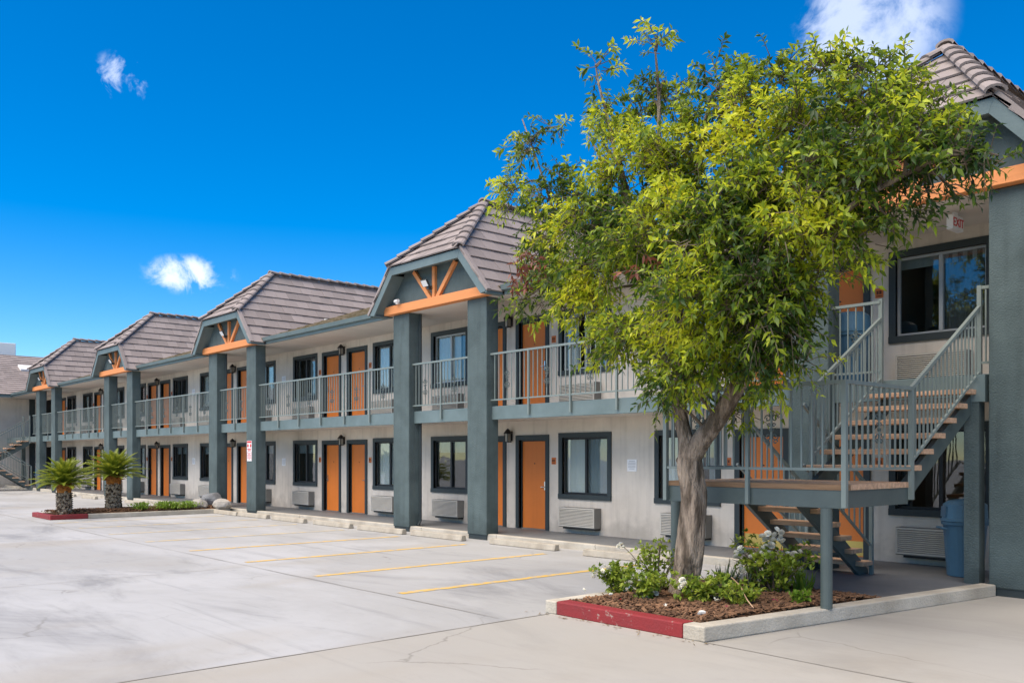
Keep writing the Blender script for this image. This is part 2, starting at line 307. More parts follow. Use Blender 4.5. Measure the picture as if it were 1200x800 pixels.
# ------------------------------------------------------------------ mesh builder
class MB:
    def __init__(s): s.v = []; s.f = []
    def add(s, vs, fs):
        o = len(s.v); s.v += [tuple(v) for v in vs]; s.f += [tuple(i + o for i in f) for f in fs]; return s
    def box(s, x0, x1, y0, y1, z0, z1):
        vs = [(x, y, z) for z in (z0, z1) for y in (y0, y1) for x in (x0, x1)]
        return s.add(vs, [(0, 2, 3, 1), (4, 5, 7, 6), (0, 1, 5, 4), (2, 6, 7, 3), (0, 4, 6, 2), (1, 3, 7, 5)])
    def bar(s, a, b, w, h, up=(0, 0, 1)):
        a, b = Vector(a), Vector(b); d = (b - a).normalized(); up = Vector(up)
        if abs(d.dot(up)) > .98: up = Vector((0, 1, 0))
        x = d.cross(up).normalized(); y = x.cross(d).normalized()
        vs = [p + x * (i * w / 2) + y * (j * h / 2) for p in (a, b) for j in (-1, 1) for i in (-1, 1)]
        return s.add(vs, [(0, 2, 3, 1), (4, 5, 7, 6), (0, 1, 5, 4), (2, 6, 7, 3), (0, 4, 6, 2), (1, 3, 7, 5)])
    def tube(s, pts, rad, n=8, cap=True):
        pts = [Vector(p) for p in pts]; rad = rad if hasattr(rad, '__len__') else [rad] * len(pts)
        rings = []; ref = None; o = len(s.v)
        for i, p in enumerate(pts):
            d = (pts[min(i + 1, len(pts) - 1)] - pts[max(i - 1, 0)]).normalized()
            if ref is None: ref = d.orthogonal().normalized()
            ref = (ref - d * ref.dot(d)).normalized(); b = d.cross(ref)
            for k in range(n):
                a = 2 * math.pi * k / n; s.v.append(tuple(p + (ref * math.cos(a) + b * math.sin(a)) * rad[i]))
        for i in range(len(pts) - 1):
            for k in range(n):
                a = o + i * n + k; b_ = o + i * n + (k + 1) % n; s.f.append((a, b_, b_ + n, a + n))
        if cap:
            s.f.append(tuple(o + k for k in range(n))[::-1]); s.f.append(tuple(o + (len(pts) - 1) * n + k for k in range(n)))
        return s
    def lathe(s, prof, n=20, c=(0, 0)):
        o = len(s.v)
        for r, z in prof:
            for k in range(n):
                a = 2 * math.pi * k / n; s.v.append((c[0] + r * math.cos(a), c[1] + r * math.sin(a), z))
        for i in range(len(prof) - 1):
            for k in range(n):
                a = o + i * n + k; b_ = o + i * n + (k + 1) % n; s.f.append((a, b_, b_ + n, a + n))
        s.f.append(tuple(o + k for k in range(n))[::-1]); s.f.append(tuple(o + (len(prof) - 1) * n + k for k in range(n)))
        return s
    def prism(s, poly, d):
        """poly: list of 3D points, extruded by vector d"""
        d = Vector(d); n = len(poly); a = [Vector(p) for p in poly]; b = [p + d for p in a]
        return s.add(a + b, [tuple(range(n))[::-1], tuple(range(n, 2 * n))] + [(i, (i + 1) % n, n + (i + 1) % n, n + i) for i in range(n)])
    def quad(s, *p): return s.add(p, [tuple(range(len(p)))])

OFF = {}
def link(o):
    col.objects.link(o); return o
def mesh(name, mb, m, smooth=False, bevel=0, recalc=True):
    me = bpy.data.meshes.new(name); me.from_pydata(mb.v, [], mb.f)
    if recalc or bevel:
        bm = bmesh.new(); bm.from_mesh(me)
        if recalc: bmesh.ops.recalc_face_normals(bm, faces=bm.faces)
        if bevel: bmesh.ops.bevel(bm, geom=bm.edges[:], offset=bevel, segments=2, affect='EDGES', profile=.5)
        bm.to_mesh(me); bm.free()
    me.materials.append(M[m] if isinstance(m, str) else m)
    if smooth: me.polygons.foreach_set('use_smooth', [True] * len(me.polygons))
    return me
def empty(name, loc, label, cat, group=None):
    o = link(bpy.data.objects.new(name, None)); o.location = loc; o.empty_display_size = .2
    o['label'] = label; o['category'] = cat
    if group: o['group'] = group
    OFF[o.name] = Vector(loc); return o
def tag(o, label, cat, group=None):
    o['label'] = label; o['category'] = cat
    if group: o['group'] = group
    return o
def part(name, mb, m, parent, kind=None, label=None, **kw):
    """mesh given in world coordinates, hung under parent without moving it"""
    off = OFF[parent.name]
    mb.v = [(v[0] - off[0], v[1] - off[1], v[2] - off[2]) for v in mb.v]
    o = link(bpy.data.objects.new(name, mesh(name, mb, m, **kw))); o.parent = parent; OFF[o.name] = off
    if kind: o['kind'] = kind
    if label: o['label'] = label
    return o
def lpart(name, mb, m, parent, kind=None, loc=None, **kw):
    """mesh in the parent's own coordinates"""
    o = link(bpy.data.objects.new(name, mesh(name, mb, m, **kw))); o.parent = parent; OFF[o.name] = OFF.get(parent.name, Vector())
    if loc: o.location = loc
    if kind: o['kind'] = kind
    return o
def piece(name, me, parent, M4):
    """shared mesh data placed by a world matrix under parent (whose own frame is only offset)"""
    o = link(bpy.data.objects.new(name, me)); o.parent = parent
    m = M4.copy(); m.translation = m.translation - OFF[parent.name]
    o.matrix_local = m; return o
def struct(name, mb, m, parent=None, **kw):
    o = link(bpy.data.objects.new(name, mesh(name, mb, m, **kw)))
    if parent: o.parent = parent
    else: o['kind'] = 'structure'
    OFF[o.name] = Vector(); return o
def copy_tree(root, loc, label, rotz=0, group=None, scale=None):
    r = link(root.copy()); r.location = loc; r.rotation_euler = (0, 0, rotz); r['label'] = label
    if group: r['group'] = group
    if scale: r.scale = scale
    for ch in KIDS[root.name]:
        c = link(ch.copy()); c.parent = r
        for g in KIDS.get(ch.name, []):
            d = link(g.copy()); d.parent = c
    return r
KIDS = {}
def reg(root, *kids): KIDS[root.name] = list(kids)

# ------------------------------------------------------------------ ground
g = MB(); g.quad((-400, -400, 0), (400, -400, 0), (400, 400, 0), (-400, 400, 0))
ground = struct('ground', g, 'lot', recalc=False)
d = MB(); d.quad((-7.05, -60, .004), (60, -60, .004), (60, 6.93, .004), (-7.25, 6.93, .004))
d.quad((-5.15, 6.932, .004), (60, 6.932, .004), (60, 12.1, .004), (-4.45, 12.1, .004))
struct('driveway', d, 'drive', recalc=False)
j = MB()
def joint(a, b, w=.022, z=.008, wob=.012):
    a, b = Vector(a), Vector(b); n = max(2, int((b - a).length / .6)); dr = (b - a).normalized(); nr = Vector((-dr.y, dr.x, 0)); L = []
    for i in range(n + 1):
        p = a.lerp(b, i / n) + nr * random.uniform(-wob, wob); ww = w * random.uniform(.4, 1.2) / 2
        L.append((p - nr * ww, p + nr * ww))
    for (a0, a1), (b0, b1) in zip(L, L[1:]):
        j.quad((a0.x, a0.y, z), (b0.x, b0.y, z), (b1.x, b1.y, z), (a1.x, a1.y, z))
joint((-7.05, -20, 0), (-7.25, 6.9, 0)); joint((-5.15, 6.93, 0), (14, 6.6, 0), .014)
for x in (-13.5, -20, -26.5): joint((x, -12, 0), (x, 6.2, 0), .012)
joint((-45, 6.3, 0), (-7.4, 6.3, 0), .014); joint((-45, .5, 0), (-7.2, .4, 0), .012)
struct('pavement_joint', j, 'joint', recalc=False)
# parking lines
for i, x in enumerate((-9.59, -11.8, -14.12, -16.5, -18.85, -21.2, -23.5, -25.7)):
    L = MB(); n = 24; y0, y1 = 6.5, 11.15; w = .072
    L.add([(x + sgn * (w + random.uniform(-.006, .006)), y0 + (y1 - y0) * k / n, .004 if x < -9 else .008) for k in range(n + 1) for sgn in (-1, 1)],
          [(2 * k, 2 * k + 1, 2 * k + 3, 2 * k + 2) for k in range(n)])
    struct('parking_line', L, 'yellow' if i < 4 else 'faded', recalc=False)

# walkway (raised slab along the rooms) with its pale nosing
WY = 13.65; FL = .12
w = MB(); w.box(-57.9, 3.4, 12.2, WY + .1, -.05, FL); walkway = struct('walkway', w, 'slab')
w = MB(); w.prism([(-7.3, 10.03, -.05), (-4.80, 10.03, -.05), (-4.55, 12.2, -.05), (-7.3, 12.2, -.05)], (0, 0, FL + .05)); struct('stair_pad', w, 'slab')
for a, b in ((-57.9, -7.3), (-4.3, 3.4)):
    w = MB(); x = a
    while x < b - .01:
        x2 = min(b, x + random.uniform(2.6, 3.2)); w.box(x + .004, x2 - .004, 12.04 + random.uniform(0, .012), 12.2, -.05, FL + .006 + random.uniform(0, .006)); x = x2
    struct('walkway_kerb', w, 'kerb', bevel=.012)

# near planter kerbs
def kerb_run(mb, a, b, wd, h, side=1):
    a, b = Vector((*a, 0)), Vector((*b, 0)); dr = (b - a).normalized(); nr = Vector((-dr.y, dr.x, 0)) * wd * side
    mb.prism([a, b, b + nr, a + nr], (0, 0, h))
k = MB(); kerb_run(k, (-5.16, 6.93), (-4.46, 11.98), .19, .15, 1); struct('kerb', k, 'kerb', bevel=.015)
k = MB(); k.box(-7.16, -5.42, 6.93, 7.12, 0, .152); struct('painted_kerb', k, 'red', bevel=.014)
k = MB(); k.box(-5.416, -5.21, 6.932, 7.10, 0, .148); k.box(-7.34, -7.164, 6.93, 7.12, 0, .146); struct('kerb', k, 'kerb', bevel=.014)
k = MB(); k.box(-7.34, -7.165, 7.125, 10.02, 0, .145); struct('kerb', k, 'kerb', bevel=.015)
def mound(x0, x1, y0, y1, z0, h, nx=26, ny=34):
    mb = MB()
    for jn in range(ny + 1):
        for i in range(nx + 1):
            u, v = i / nx, jn / ny
            e = min(u, 1 - u, v, 1 - v)
            mb.v.append((x0 + (x1 - x0) * u, y0 + (y1 - y0) * v, z0 + h * min(1, e * 4) + random.uniform(-.012, .012)))
    for jn in range(ny):
        for i in range(nx):
            a = jn * (nx + 1) + i; mb.f.append((a, a + 1, a + nx + 2, a + nx + 1))
    return mb
mm = mound(-7.17, -4.8, 7.1, 10.04, .10, .07)
# right side follows the slanting kerb
mm.v = [(min(x, -5.30 + (y - 7.0) * .1386), y, z) for x, y, z in mm.v]
struct('mulch_bed', mm, 'mulch', recalc=False, smooth=True)
def chips(name, label, n, fx, zf):
    mb = MB()
    for _ in range(n):
        x, y = fx(); z = zf(x, y); e = Euler((random.uniform(-.5, .5), random.uniform(-.5, .5), random.uniform(0, 6.28))).to_matrix()
        l, ww, t = random.uniform(.018, .05), random.uniform(.008, .018), random.uniform(.003, .008)
        vs = [e @ Vector((i * l, jn * ww, kk * t)) + Vector((x, y, z)) for kk in (-1, 1) for jn in (-1, 1) for i in (-1, 1)]
        mb.add(vs, [(0, 2, 3, 1), (4, 5, 7, 6), (0, 1, 5, 4), (2, 6, 7, 3), (0, 4, 6, 2), (1, 3, 7, 5)])
    o = struct(name, mb, 'chip', recalc=False); o['kind'] = 'stuff'; o['label'] = label; o['category'] = 'mulch'
def near_pt():
    y = random.uniform(7.14, 10.0); return random.uniform(-7.14, -5.36 + (y - 7.0) * .1386), y
chips('bark_chips', 'loose reddish brown bark chips under the leafy tree', 5200, near_pt, lambda x, y: .17 + random.uniform(-.01, .02) - .05 * max(0, 1 - min(y - 7.1, 10 - y, x + 7.16) * 3))

# far planter island
FX0, FX1, FY0, FY1 = -29.0, -27.05, 6.75, 11.95
k = MB(); k.box(FX1 - .16, FX1, 7.75, FY1, 0, .13); struct('kerb', k, 'kerb', bevel=.015)
k = MB(); k.box(FX0, FX0 + .16, 7.0, FY1, 0, .13); struct('kerb', k, 'kerb', bevel=.015)
k = MB(); k.box(FX1 - .16, FX1, FY0, 7.746, 0, .135); k.box(FX0, FX1 - .163, FY0, FY0 + .17, 0, .134); struct('painted_kerb', k, 'red', bevel=.015)
struct('mulch_bed', mound(FX0 + .15, FX1 - .15, FY0 + .15, FY1 + .05, .09, .13), 'mulch', recalc=False, smooth=True)
chips('bark_chips', 'bark chips covering the planter island with two palms', 1800, lambda: (random.uniform(FX0 + .2, FX1 - .18), random.uniform(FY0 + .2, FY1)), lambda x, y: .20 - .10 * max(0, 1 - min(FX1 - x, x - FX0) * 2.2) + random.uniform(-.01, .02))

# ------------------------------------------------------------------ the motel
motel = empty('motel_building', (-27, 13, 0), 'long two-storey beige motel with teal columns, orange doors and brown tiled roof', 'motel')
RC = [-4.56, -15.15, -26.03, -36.92, -47.9]              # left edge of each porch's right-hand column
PC = [r - 1.095 for r in RC]                             # porch centre lines
UC = [-.8, -8.22, -15.59, -23.03, -30.5, -37.95, -45.4, -52.85]   # centres of the door pairs
X0, X1 = -57.9, 3.4
UP = 2.66
ZB, ZF, ZS = 2.56, 2.80, 5.10                            # balcony underside, balcony floor, roof soffit

def wall_face(x0, x1, z0, z1, y, th, ops):
    mb = MB(); xs = sorted({x0, x1, *[v for o in ops for v in o[:2]]}); zs = sorted({z0, z1, *[v for o in ops for v in o[2:]]})
    for a, b in zip(xs, xs[1:]):
        for c_, d_ in zip(zs, zs[1:]):
            mx, mz = (a + b) / 2, (c_ + d_) / 2
            if any(o[0] < mx < o[1] and o[2] < mz < o[3] for o in ops): continue
            mb.quad((a, y, c_), (b, y, c_), (b, y, d_), (a, y, d_))
    for a, b, c_, d_ in ops:
        t = y + th
        mb.quad((a, y, c_), (a, t, c_), (a, t, d_), (a, y, d_)); mb.quad((b, y, c_), (b, y, d_), (b, t, d_), (b, t, c_))
        mb.quad((a, y, d_), (a, t, d_), (b, t, d_), (b, y, d_)); mb.quad((a, y, c_), (b, y, c_), (b, t, c_), (a, t, c_))
    return mb
doors, wins = [], []
for ui, C in enumerate(UC):
    for sgn in (-1, 1):
        if ui == 7 and sgn < 0: continue
        for lv in (0, 1):
            a, b = sorted((C + sgn * .28, C + sgn * 1.16)); doors.append((ui, sgn, lv, a, b))
            a, b = sorted((C + sgn * 1.68, C + sgn * 3.01)); wins.append((ui, sgn, lv, a, b))
for lv, (z0, z1) in enumerate(((FL - .06, ZB + .02), (ZF - .03, ZS + .02))):
    dz = UP * lv
    ops = [(a, b, FL - .06 + (ZF - .03 - FL + .06) * lv, 2.13 + dz) for (_, _, l, a, b) in doors if l == lv]
    ops += [(a, b, .95 + dz, 2.16 + dz) for (_, _, l, a, b) in wins if l == lv]
    ops += [(-57.3, -53.6, z0, (2.3, 4.95)[lv])]
    part('wall', wall_face(X0, X1, z0, z1, WY, .16, ops), 'stucco', motel, recalc=False)
# breezeway void behind the far corner
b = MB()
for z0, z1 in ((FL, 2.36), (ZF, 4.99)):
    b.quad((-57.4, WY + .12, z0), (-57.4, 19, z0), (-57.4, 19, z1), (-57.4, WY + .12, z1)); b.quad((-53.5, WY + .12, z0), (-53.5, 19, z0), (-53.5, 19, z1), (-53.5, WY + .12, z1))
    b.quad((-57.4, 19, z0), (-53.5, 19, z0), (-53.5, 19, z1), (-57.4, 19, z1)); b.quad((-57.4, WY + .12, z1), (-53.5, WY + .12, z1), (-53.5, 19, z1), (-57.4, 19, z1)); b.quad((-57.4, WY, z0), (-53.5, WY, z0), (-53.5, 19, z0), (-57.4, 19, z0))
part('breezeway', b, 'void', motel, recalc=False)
# back and end walls
b = MB(); b.box(X0 + .2, X1 - .2, 26.0, 26.2, 0, 5.1); b.box(X1 - .2, X1, WY + .002, 26.2, 0, 5.1)
part('wall', b, 'stucco', motel)

# windows
WM = {}   # special looks
def curtain(x0, x1, y, z0, z1, amp=.02, wl=.14):
    mb = MB(); n = max(4, int((x1 - x0) / .03))
    for i in range(n + 1):
        x = x0 + (x1 - x0) * i / n; yy = y + amp * math.sin(x / wl * 6.28) + random.uniform(-.004, .004)
        mb.v += [(x, yy, z0), (x, yy, z1)]
    mb.f = [(2 * i, 2 * i + 2, 2 * i + 3, 2 * i + 1) for i in range(n)]
    return mb
looks = {(2, 1, 0): 'half', (2, 1, 1): 'open', (1, -1, 0): 'open', (2, -1, 0): 'valance', (2, -1, 1): 'sheer', (3, 1, 0): 'sheer', (3, 1, 1): 'sheer', (3, -1, 0): 'valance', (3, -1, 1): 'open2',
         (1, 1, 1): 'blue', (1, 1, 0): 'dark', (4, 1, 0): 'valance', (4, 1, 1): 'sheer', (4, -1, 0): 'valance'}
for (ui, sgn, lv, a, b) in wins:
    dz = UP * lv; z0, z1 = .95 + dz, 2.16 + dz
    t = MB(); tw = .105; y0 = WY - .028; y1 = WY + .05
    t.box(a - tw, b + tw, y0, y1, z1, z1 + tw); t.box(a - tw, b + tw, y0 - .012, y1, z0 - tw, z0)
    t.box(a - tw, a, y0 + .002, y1, z0, z1); t.box(b, b + tw, y0 + .002, y1, z0, z1)
    wo_ = part('window', t, 'trim', motel)
    look = looks.get((ui, sgn, lv), random.choice(['sheer', 'valance', 'open', 'dark']))
    s = MB(); fm = 'alu' if lv == 1 and ui <= 2 else 'sash'; ys, ye = WY + .052, WY + .10; fw = .04; xm = (a + b) / 2
    s.box(a, b, ys, ye, z0, z0 + fw); s.box(a, b, ys, ye, z1 - fw, z1); s.box(a, a + fw, ys + .002, ye, z0 + fw, z1 - fw); s.box(b - fw, b, ys + .002, ye, z0 + fw, z1 - fw)
    s.box(xm - .028, xm + .028, ys - .012, ye, z0 + fw, z1 - fw)
    part('sash', s, fm, wo_)
    for p0, p1, yy in ((a + fw, xm - .028, ys + .02), (xm + .028, b - fw, ys + .036)):
        q = MB(); q.box(p0, p1, yy, yy + .006, z0 + fw, z1 - fw); part('pane', q, 'glass', wo_)
    yc_ = WY + .145
    def cur(x0_, x1_, m, zz0=z0 - .1, zz1=z1 + .1, amp=.02): part('curtain', curtain(x0_, x1_, yc_, zz0, zz1, amp), m, wo_, recalc=False)
    if look == 'half': cur(a - .1, xm - .01, 'sheer', amp=.006); cur(xm - .01, b + .1, 'greyc', amp=.006)
    elif look == 'sheer': cur(a - .1, b - .38, 'sheer', amp=.012); cur(b - .3, b + .1, 'greyc')
    elif look == 'open': cur(a - .1, a + .34, 'sheer'); cur(b - .26, b + .1, 'greyc')
    elif look == 'open2': cur(a - .1, a + .12, 'darkc'); cur(b - .55, b + .1, 'greyc')
    elif look == 'valance': cur(a - .1, b + .1, 'greyc', z1 - .30, z1 + .1, .004); cur(b - .22, b + .1, 'darkc')
    elif look == 'blue': cur(a - .1, b + .1, 'greyc', z1 - .17, z1 + .1, .003); cur(xm + .02, b + .1, 'darkc')
    else: cur(a - .1, a + .2, 'darkc'); cur(b - .2, b + .1, 'darkc')
    # the room behind
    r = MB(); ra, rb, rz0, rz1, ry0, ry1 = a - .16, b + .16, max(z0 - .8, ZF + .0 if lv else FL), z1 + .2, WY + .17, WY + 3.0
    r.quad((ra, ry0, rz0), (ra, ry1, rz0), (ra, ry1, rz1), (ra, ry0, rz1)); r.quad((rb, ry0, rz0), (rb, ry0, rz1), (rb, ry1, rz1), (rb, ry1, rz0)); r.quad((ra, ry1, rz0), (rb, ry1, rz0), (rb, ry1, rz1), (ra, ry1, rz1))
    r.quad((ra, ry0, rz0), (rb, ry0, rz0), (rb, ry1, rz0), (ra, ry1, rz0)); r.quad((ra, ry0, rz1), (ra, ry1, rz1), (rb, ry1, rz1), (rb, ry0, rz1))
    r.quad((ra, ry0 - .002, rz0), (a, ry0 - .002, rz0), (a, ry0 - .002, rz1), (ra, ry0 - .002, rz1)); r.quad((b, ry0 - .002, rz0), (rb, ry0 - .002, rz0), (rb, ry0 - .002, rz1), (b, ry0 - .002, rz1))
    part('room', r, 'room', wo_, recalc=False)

# doors
for (ui, sgn, lv, a, b) in doors:
    dz = UP * lv; z0 = FL + .01 if not lv else ZF + .012; z1 = 2.13 + dz
    L = MB(); L.box(a + .035, b - .035, WY + .07, WY + .115, z0 + .012, z1 - .03)
    do = part('door', L, 'orange', motel, bevel=.004)
    t = MB(); tw = .108; y0 = WY - .03
    t.box(a - tw, b + tw, y0, WY + .155, z1, z1 + tw); t.box(a - tw, a, y0 + .002, WY + .155, z0, z1); t.box(b, b + tw, y0 + .002, WY + .155, z0, z1)
    t.box(a, a + .034, WY + .05, WY + .15, z0, z1); t.box(b - .034, b, WY + .05, WY + .15, z0, z1); t.box(a + .034, b - .034, WY + .05, WY + .15, z1 - .028, z1)
    part('door_frame', t, 'trim', do)
    s = MB(); s.box(a + .035, b - .035, WY + .03, WY + .14, z0 - .006, z0 + .01); part('threshold', s, 'acside', do)
    hx = b - .10 if sgn > 0 else a + .10
    h = MB(); h.box(hx - .022, hx + .022, WY + .06, WY + .0705, z0 + .88, z0 + 1.07); h.tube([(hx, WY + .068, z0 + .95), (hx, WY + .03, z0 + .95), (hx - sgn * .1, WY + .026, z0 + .95)], .010, 8)
    part('handle', h, 'chrome', do)
    e = MB(); e.tube([((a + b) / 2, WY + .071, z0 + 1.47), ((a + b) / 2, WY + .062, z0 + 1.47)], .014, 10); part('peephole', e, 'black', do)
    if ui == 1 and lv == 0:
        kp = MB(); kp.box(a + .05, b - .05, WY + .066, WY + .0702, z0 + .03, z0 + .26); part('kick_plate', kp, 'brass', do)

# columns
for pi, r in enumerate(RC):
    for x in (r - 2.84, r):
        c_ = MB(); c_.box(x, x + .65, 12.0, 12.33, .10, 5.11)
        co = part('column', c_, 'teal', motel, bevel=.018)
        bs = MB(); bs.box(x + .025, x + .625, 12.02, 12.31, 0, .102); part('column_base', bs, 'trim', co)

for r in RC[1:]:
    dsp = MB(); x = r - 2.84 + .65 + .045
    dsp.tube([(x, 12.30, ZS), (x, 12.30, .25), (x + .02, 12.22, .14)], .032, 8); part('downspout', dsp, 'trim', motel)
# balcony slab, fascia, roof soffit and eave fascia
b = MB(); b.box(X0, X1, 12.215, WY + .15, ZB, ZF); part('balcony_slab', b, 'soffit', motel)
b = MB(); b.box(X0, X1, 12.24, WY, ZF + .001, ZF + .006); part('balcony_deck', b, 'slab', motel)
def spans():
    e = [X0] + sorted([v for r in RC for v in (r - 2.84, r - 2.19, r, r + .65)]) + [X1]
    return [(e[i], e[i + 1]) for i in range(0, len(e), 2)]
for a, c_ in spans():
    b = MB(); b.box(a + .001, c_ - .001, 12.15, 12.213, 2.53, ZF + .012); part('balcony_fascia', b, 'fascia', motel, bevel=.006)
b = MB(); b.box(-58.5, X1, 12.16, WY + .15, ZS + .012, ZS + .05)
for xc in PC: b.box(xc - 1.9, xc + 1.9, 12.06, 12.158, ZS + .015, ZS + .05)
part('soffit', b, 'soffit', motel)
EY = 12.06
e_sp = [-58.0] + sorted([v for c_ in PC for v in (c_ - 2.2, c_ + 2.2)]) + [X1 + .3]
for i in range(0, len(e_sp), 2):
    a, c_ = e_sp[i], e_sp[i + 1]
    if i == 0: a = -56.25
    if c_ - a < .2: continue
    b = MB(); b.box(a, c_, EY + .04, EY + .10, ZS, ZS + .17); fo = part('eave_fascia', b, 'fascia', motel)
    gt = MB(); gt.prism([(a, EY + .038, ZS + .075), (a, EY - .045, ZS + .085), (a, EY - .075, ZS + .185), (a, EY + .038, ZS + .19)], (c_ - a, 0, 0)); part('gutter', gt, 'fascia', fo)

# --- roof
RZ = 7.64; MS = .345                                     # ridge height, main slope
HT, HB, ZT, ZBm = 1.30, 2.2, 6.15, 5.12
SL = (RZ - ZT) / HT                                      # porch side slope
GY, AY = 11.62, 13.38                                    # gable front and hip apex in y
RY = EY + (RZ - 5.25) / MS                               # where the main ridge lies
b = MB(); b.quad((-63, EY, 5.25), (X1 + .3, EY, 5.25), (X1 + .3, RY, RZ), (-63, RY, RZ)); b.quad((-63, RY, RZ), (X1 + .3, RY, RZ), (X1 + .3, 27, 5.1), (-63, 27, 5.1))
for xc in PC:
    zb = RZ - SL * HB
    b.quad((xc - HT, GY, ZT), (xc + HT, GY, ZT), (xc, AY, RZ))
    for s in (-1, 1):
        b.quad((xc + s * HT, GY, ZT), (xc + s * HB, GY, zb), (xc + s * HB, 12.1, zb), (xc, RY, RZ), (xc, AY, RZ))
roof = part('roof', b, 'underlay', motel, recalc=False)
tile_full = None
EXP, TW = .365, .40
def tile_solid(poly, n, o):
    """poly in plane coords (u,v), extruded along n; the lower edge sits proud of the course below"""
    return poly
def clip(poly, pl):
    out = poly
    for (ax, ay), (bx, by) in zip(pl, pl[1:] + pl[:1]):
        inp, out = out, []
        if not inp: return []
        def side(p): return (bx - ax) * (p[1] - ay) - (by - ay) * (p[0] - ax)
        for p, q in zip(inp, inp[1:] + inp[:1]):
            sp, sq = side(p), side(q)
            if sp >= 0: out.append(p)
            if (sp >= 0) != (sq >= 0):
                t = sp / (sp - sq); out.append((p[0] + (q[0] - p[0]) * t, p[1] + (q[1] - p[1]) * t))
    return out
def area(p): return .5 * sum(a[0] * b_[1] - b_[0] * a[1] for a, b_ in zip(p, p[1:] + p[:1]))
TILES = []   # (poly, full, origin, U, V, Nn, prio)
def plane_tiles(o, U, V, Nn, poly, prio):
    if area(poly) < 0: poly = poly[::-1]
    us = [p[0] for p in poly]; vs_ = [p[1] for p in poly]
    nr = int((max(vs_) - min(vs_)) / EXP) + 1
    for r_ in range(nr):
        v0 = min(vs_) + r_ * EXP; off = (r_ % 2) * TW / 2
        c0 = int((min(us) - off) / TW) - 1; c1 = int((max(us) - off) / TW) + 1
        for c_ in range(c0, c1 + 1):
            u0 = c_ * TW + off; q = [(u0 + .003, v0), (u0 + TW - .003, v0), (u0 + TW - .003, v0 + EXP), (u0 + .003, v0 + EXP)]
            k_ = clip(q, poly)
            if len(k_) >= 3 and area(k_) > .004: TILES.append((k_, (u0, v0), o, U, V, Nn, prio, area(k_) > .999 * (TW - .006) * EXP))
def tile_geo(mb, k_, v0, f):
    """one tile: wedge whose lower lip is 42 mm above the deck, upper end 12 mm"""
    def h(v): return .046 - .034 * (v - v0) / EXP
    n = len(k_); top = [f(u, v, h(v)) for u, v in k_]; bot = [f(u, v, h(v) - .026 if v > v0 + .01 else .016) for u, v in k_]
    mb.add(top + bot, [tuple(range(n)), tuple(range(n, 2 * n))[::-1]] + [(i, n + i, n + (i + 1) % n, (i + 1) % n) for i in range(n)])
cosS = 1 / math.sqrt(1 + SL * SL)
for pi, xc in enumerate(PC):
    zb = RZ - SL * HB; sl_len = HB / cosS
    for s in (1, -1):
        o = Vector((xc + s * HB, 0, zb)); V = Vector((-s * cosS, 0, SL * cosS)); U = Vector((0, 1, 0)) if s > 0 else Vector((0, -1, 0))
        Nn = U.cross(V); 
        if Nn.z < 0: Nn = -Nn
        cor = (HB - HT) / cosS
        pl = [(GY - .02, 0), (12.0, 0), (RY, sl_len - .02), (AY, sl_len - .02), (GY - .02, cor)]
        if s < 0: pl = [(-u, v) for u, v in pl]
        plane_tiles(o, U, V, Nn, pl, pi if s > 0 else 50 + pi)
    fl = math.hypot(AY - GY, RZ - ZT); V = Vector((0, (AY - GY) / fl, (RZ - ZT) / fl)); U = Vector((1, 0, 0)); Nn = U.cross(V)
    plane_tiles(Vector((xc, GY - .03, ZT - .02)), U, V, Nn, [(-HT, 0), (HT, 0), (0, fl)], pi)
# the individually visible ones first
def vis_key(t):
    c_ = t[2] + t[3] * t[1][0] + t[4] * t[1][1]; dist = (Vector((0, 0, CH)) - c_).length
    face = max(.02, (Vector((0, 0, CH)) - c_).normalized().dot(t[5]))
    px = 600 + FPX * (c_.x * CS + c_.y * SN) / (-c_.x * SN + c_.y * CS)
    return (t[6] >= 50, px > 1230, -face / dist ** 2)
TILES.sort(key=vis_key)
fm = MB(); tile_geo(fm, [(.003, 0), (TW - .003, 0), (TW - .003, EXP), (.003, EXP)], 0, lambda u, v, h: (u, v, h))
full_me = mesh('roof_tile', fm, 'tile_o', recalc=True)
rest = MB()
for i, (k_, (u0, v0), o, U, V, Nn, pr, full) in enumerate(TILES):
    U2 = U if U.cross(V).dot(Nn) > 0 else -U
    if i < 300:
        jit = random.uniform(-.004, .006)
        Mx = Matrix((( *U, 0), (*V, 0), (*Nn, 0))).to_4x4() if False else Matrix(((U.x, V.x, Nn.x, 0), (U.y, V.y, Nn.y, 0), (U.z, V.z, Nn.z, 0), (0, 0, 0, 1)))
        Mx.translation = o + U * u0 + V * v0 + Nn * jit
        if full: piece('roof_tile', full_me, roof, Mx)
        else:
            mb = MB(); tile_geo(mb, [(u - u0, v - v0) for u, v in k_], 0, lambda u, v, h: (u, v, h))
            piece('roof_tile', mesh('roof_tile', mb, 'tile_o'), roof, Mx)
    else:
        jit = random.uniform(-.004, .006)
        tile_geo(rest, k_, v0, lambda u, v, h: o + U * u + V * v + Nn * (h + jit))
part('roof_tiles', rest, 'tile_i', roof, kind='stuff', recalc=False)
# main slope tiles (seen as mossy strips above the gutters)
TILES.clear(); ml = math.hypot(RY - EY, RZ - 5.25); V = Vector((0, (RY - EY) / ml, (RZ - 5.25) / ml)); U = Vector((1, 0, 0))
plane_tiles(Vector((0, EY - .04, 5.24)), U, V, U.cross(V), [(-57.2, 0), (X1 + .3, 0), (X1 + .3, ml), (-62, ml)], 0)
rest = MB()
for (k_, (u0, v0), o, U, V, Nn, pr, full) in TILES:
    cx, cy = u0 + TW / 2, EY + v0 * V.y
    if any(abs(cx - xc) < (RZ - (5.25 + (cy - EY) * MS)) / SL - .5 for xc in PC): continue
    tile_geo(rest, k_, v0, lambda u, v, h: o + U * u + V * v + Nn * h)
part('eave_tiles', rest, 'tile_moss', roof, kind='stuff', recalc=False)
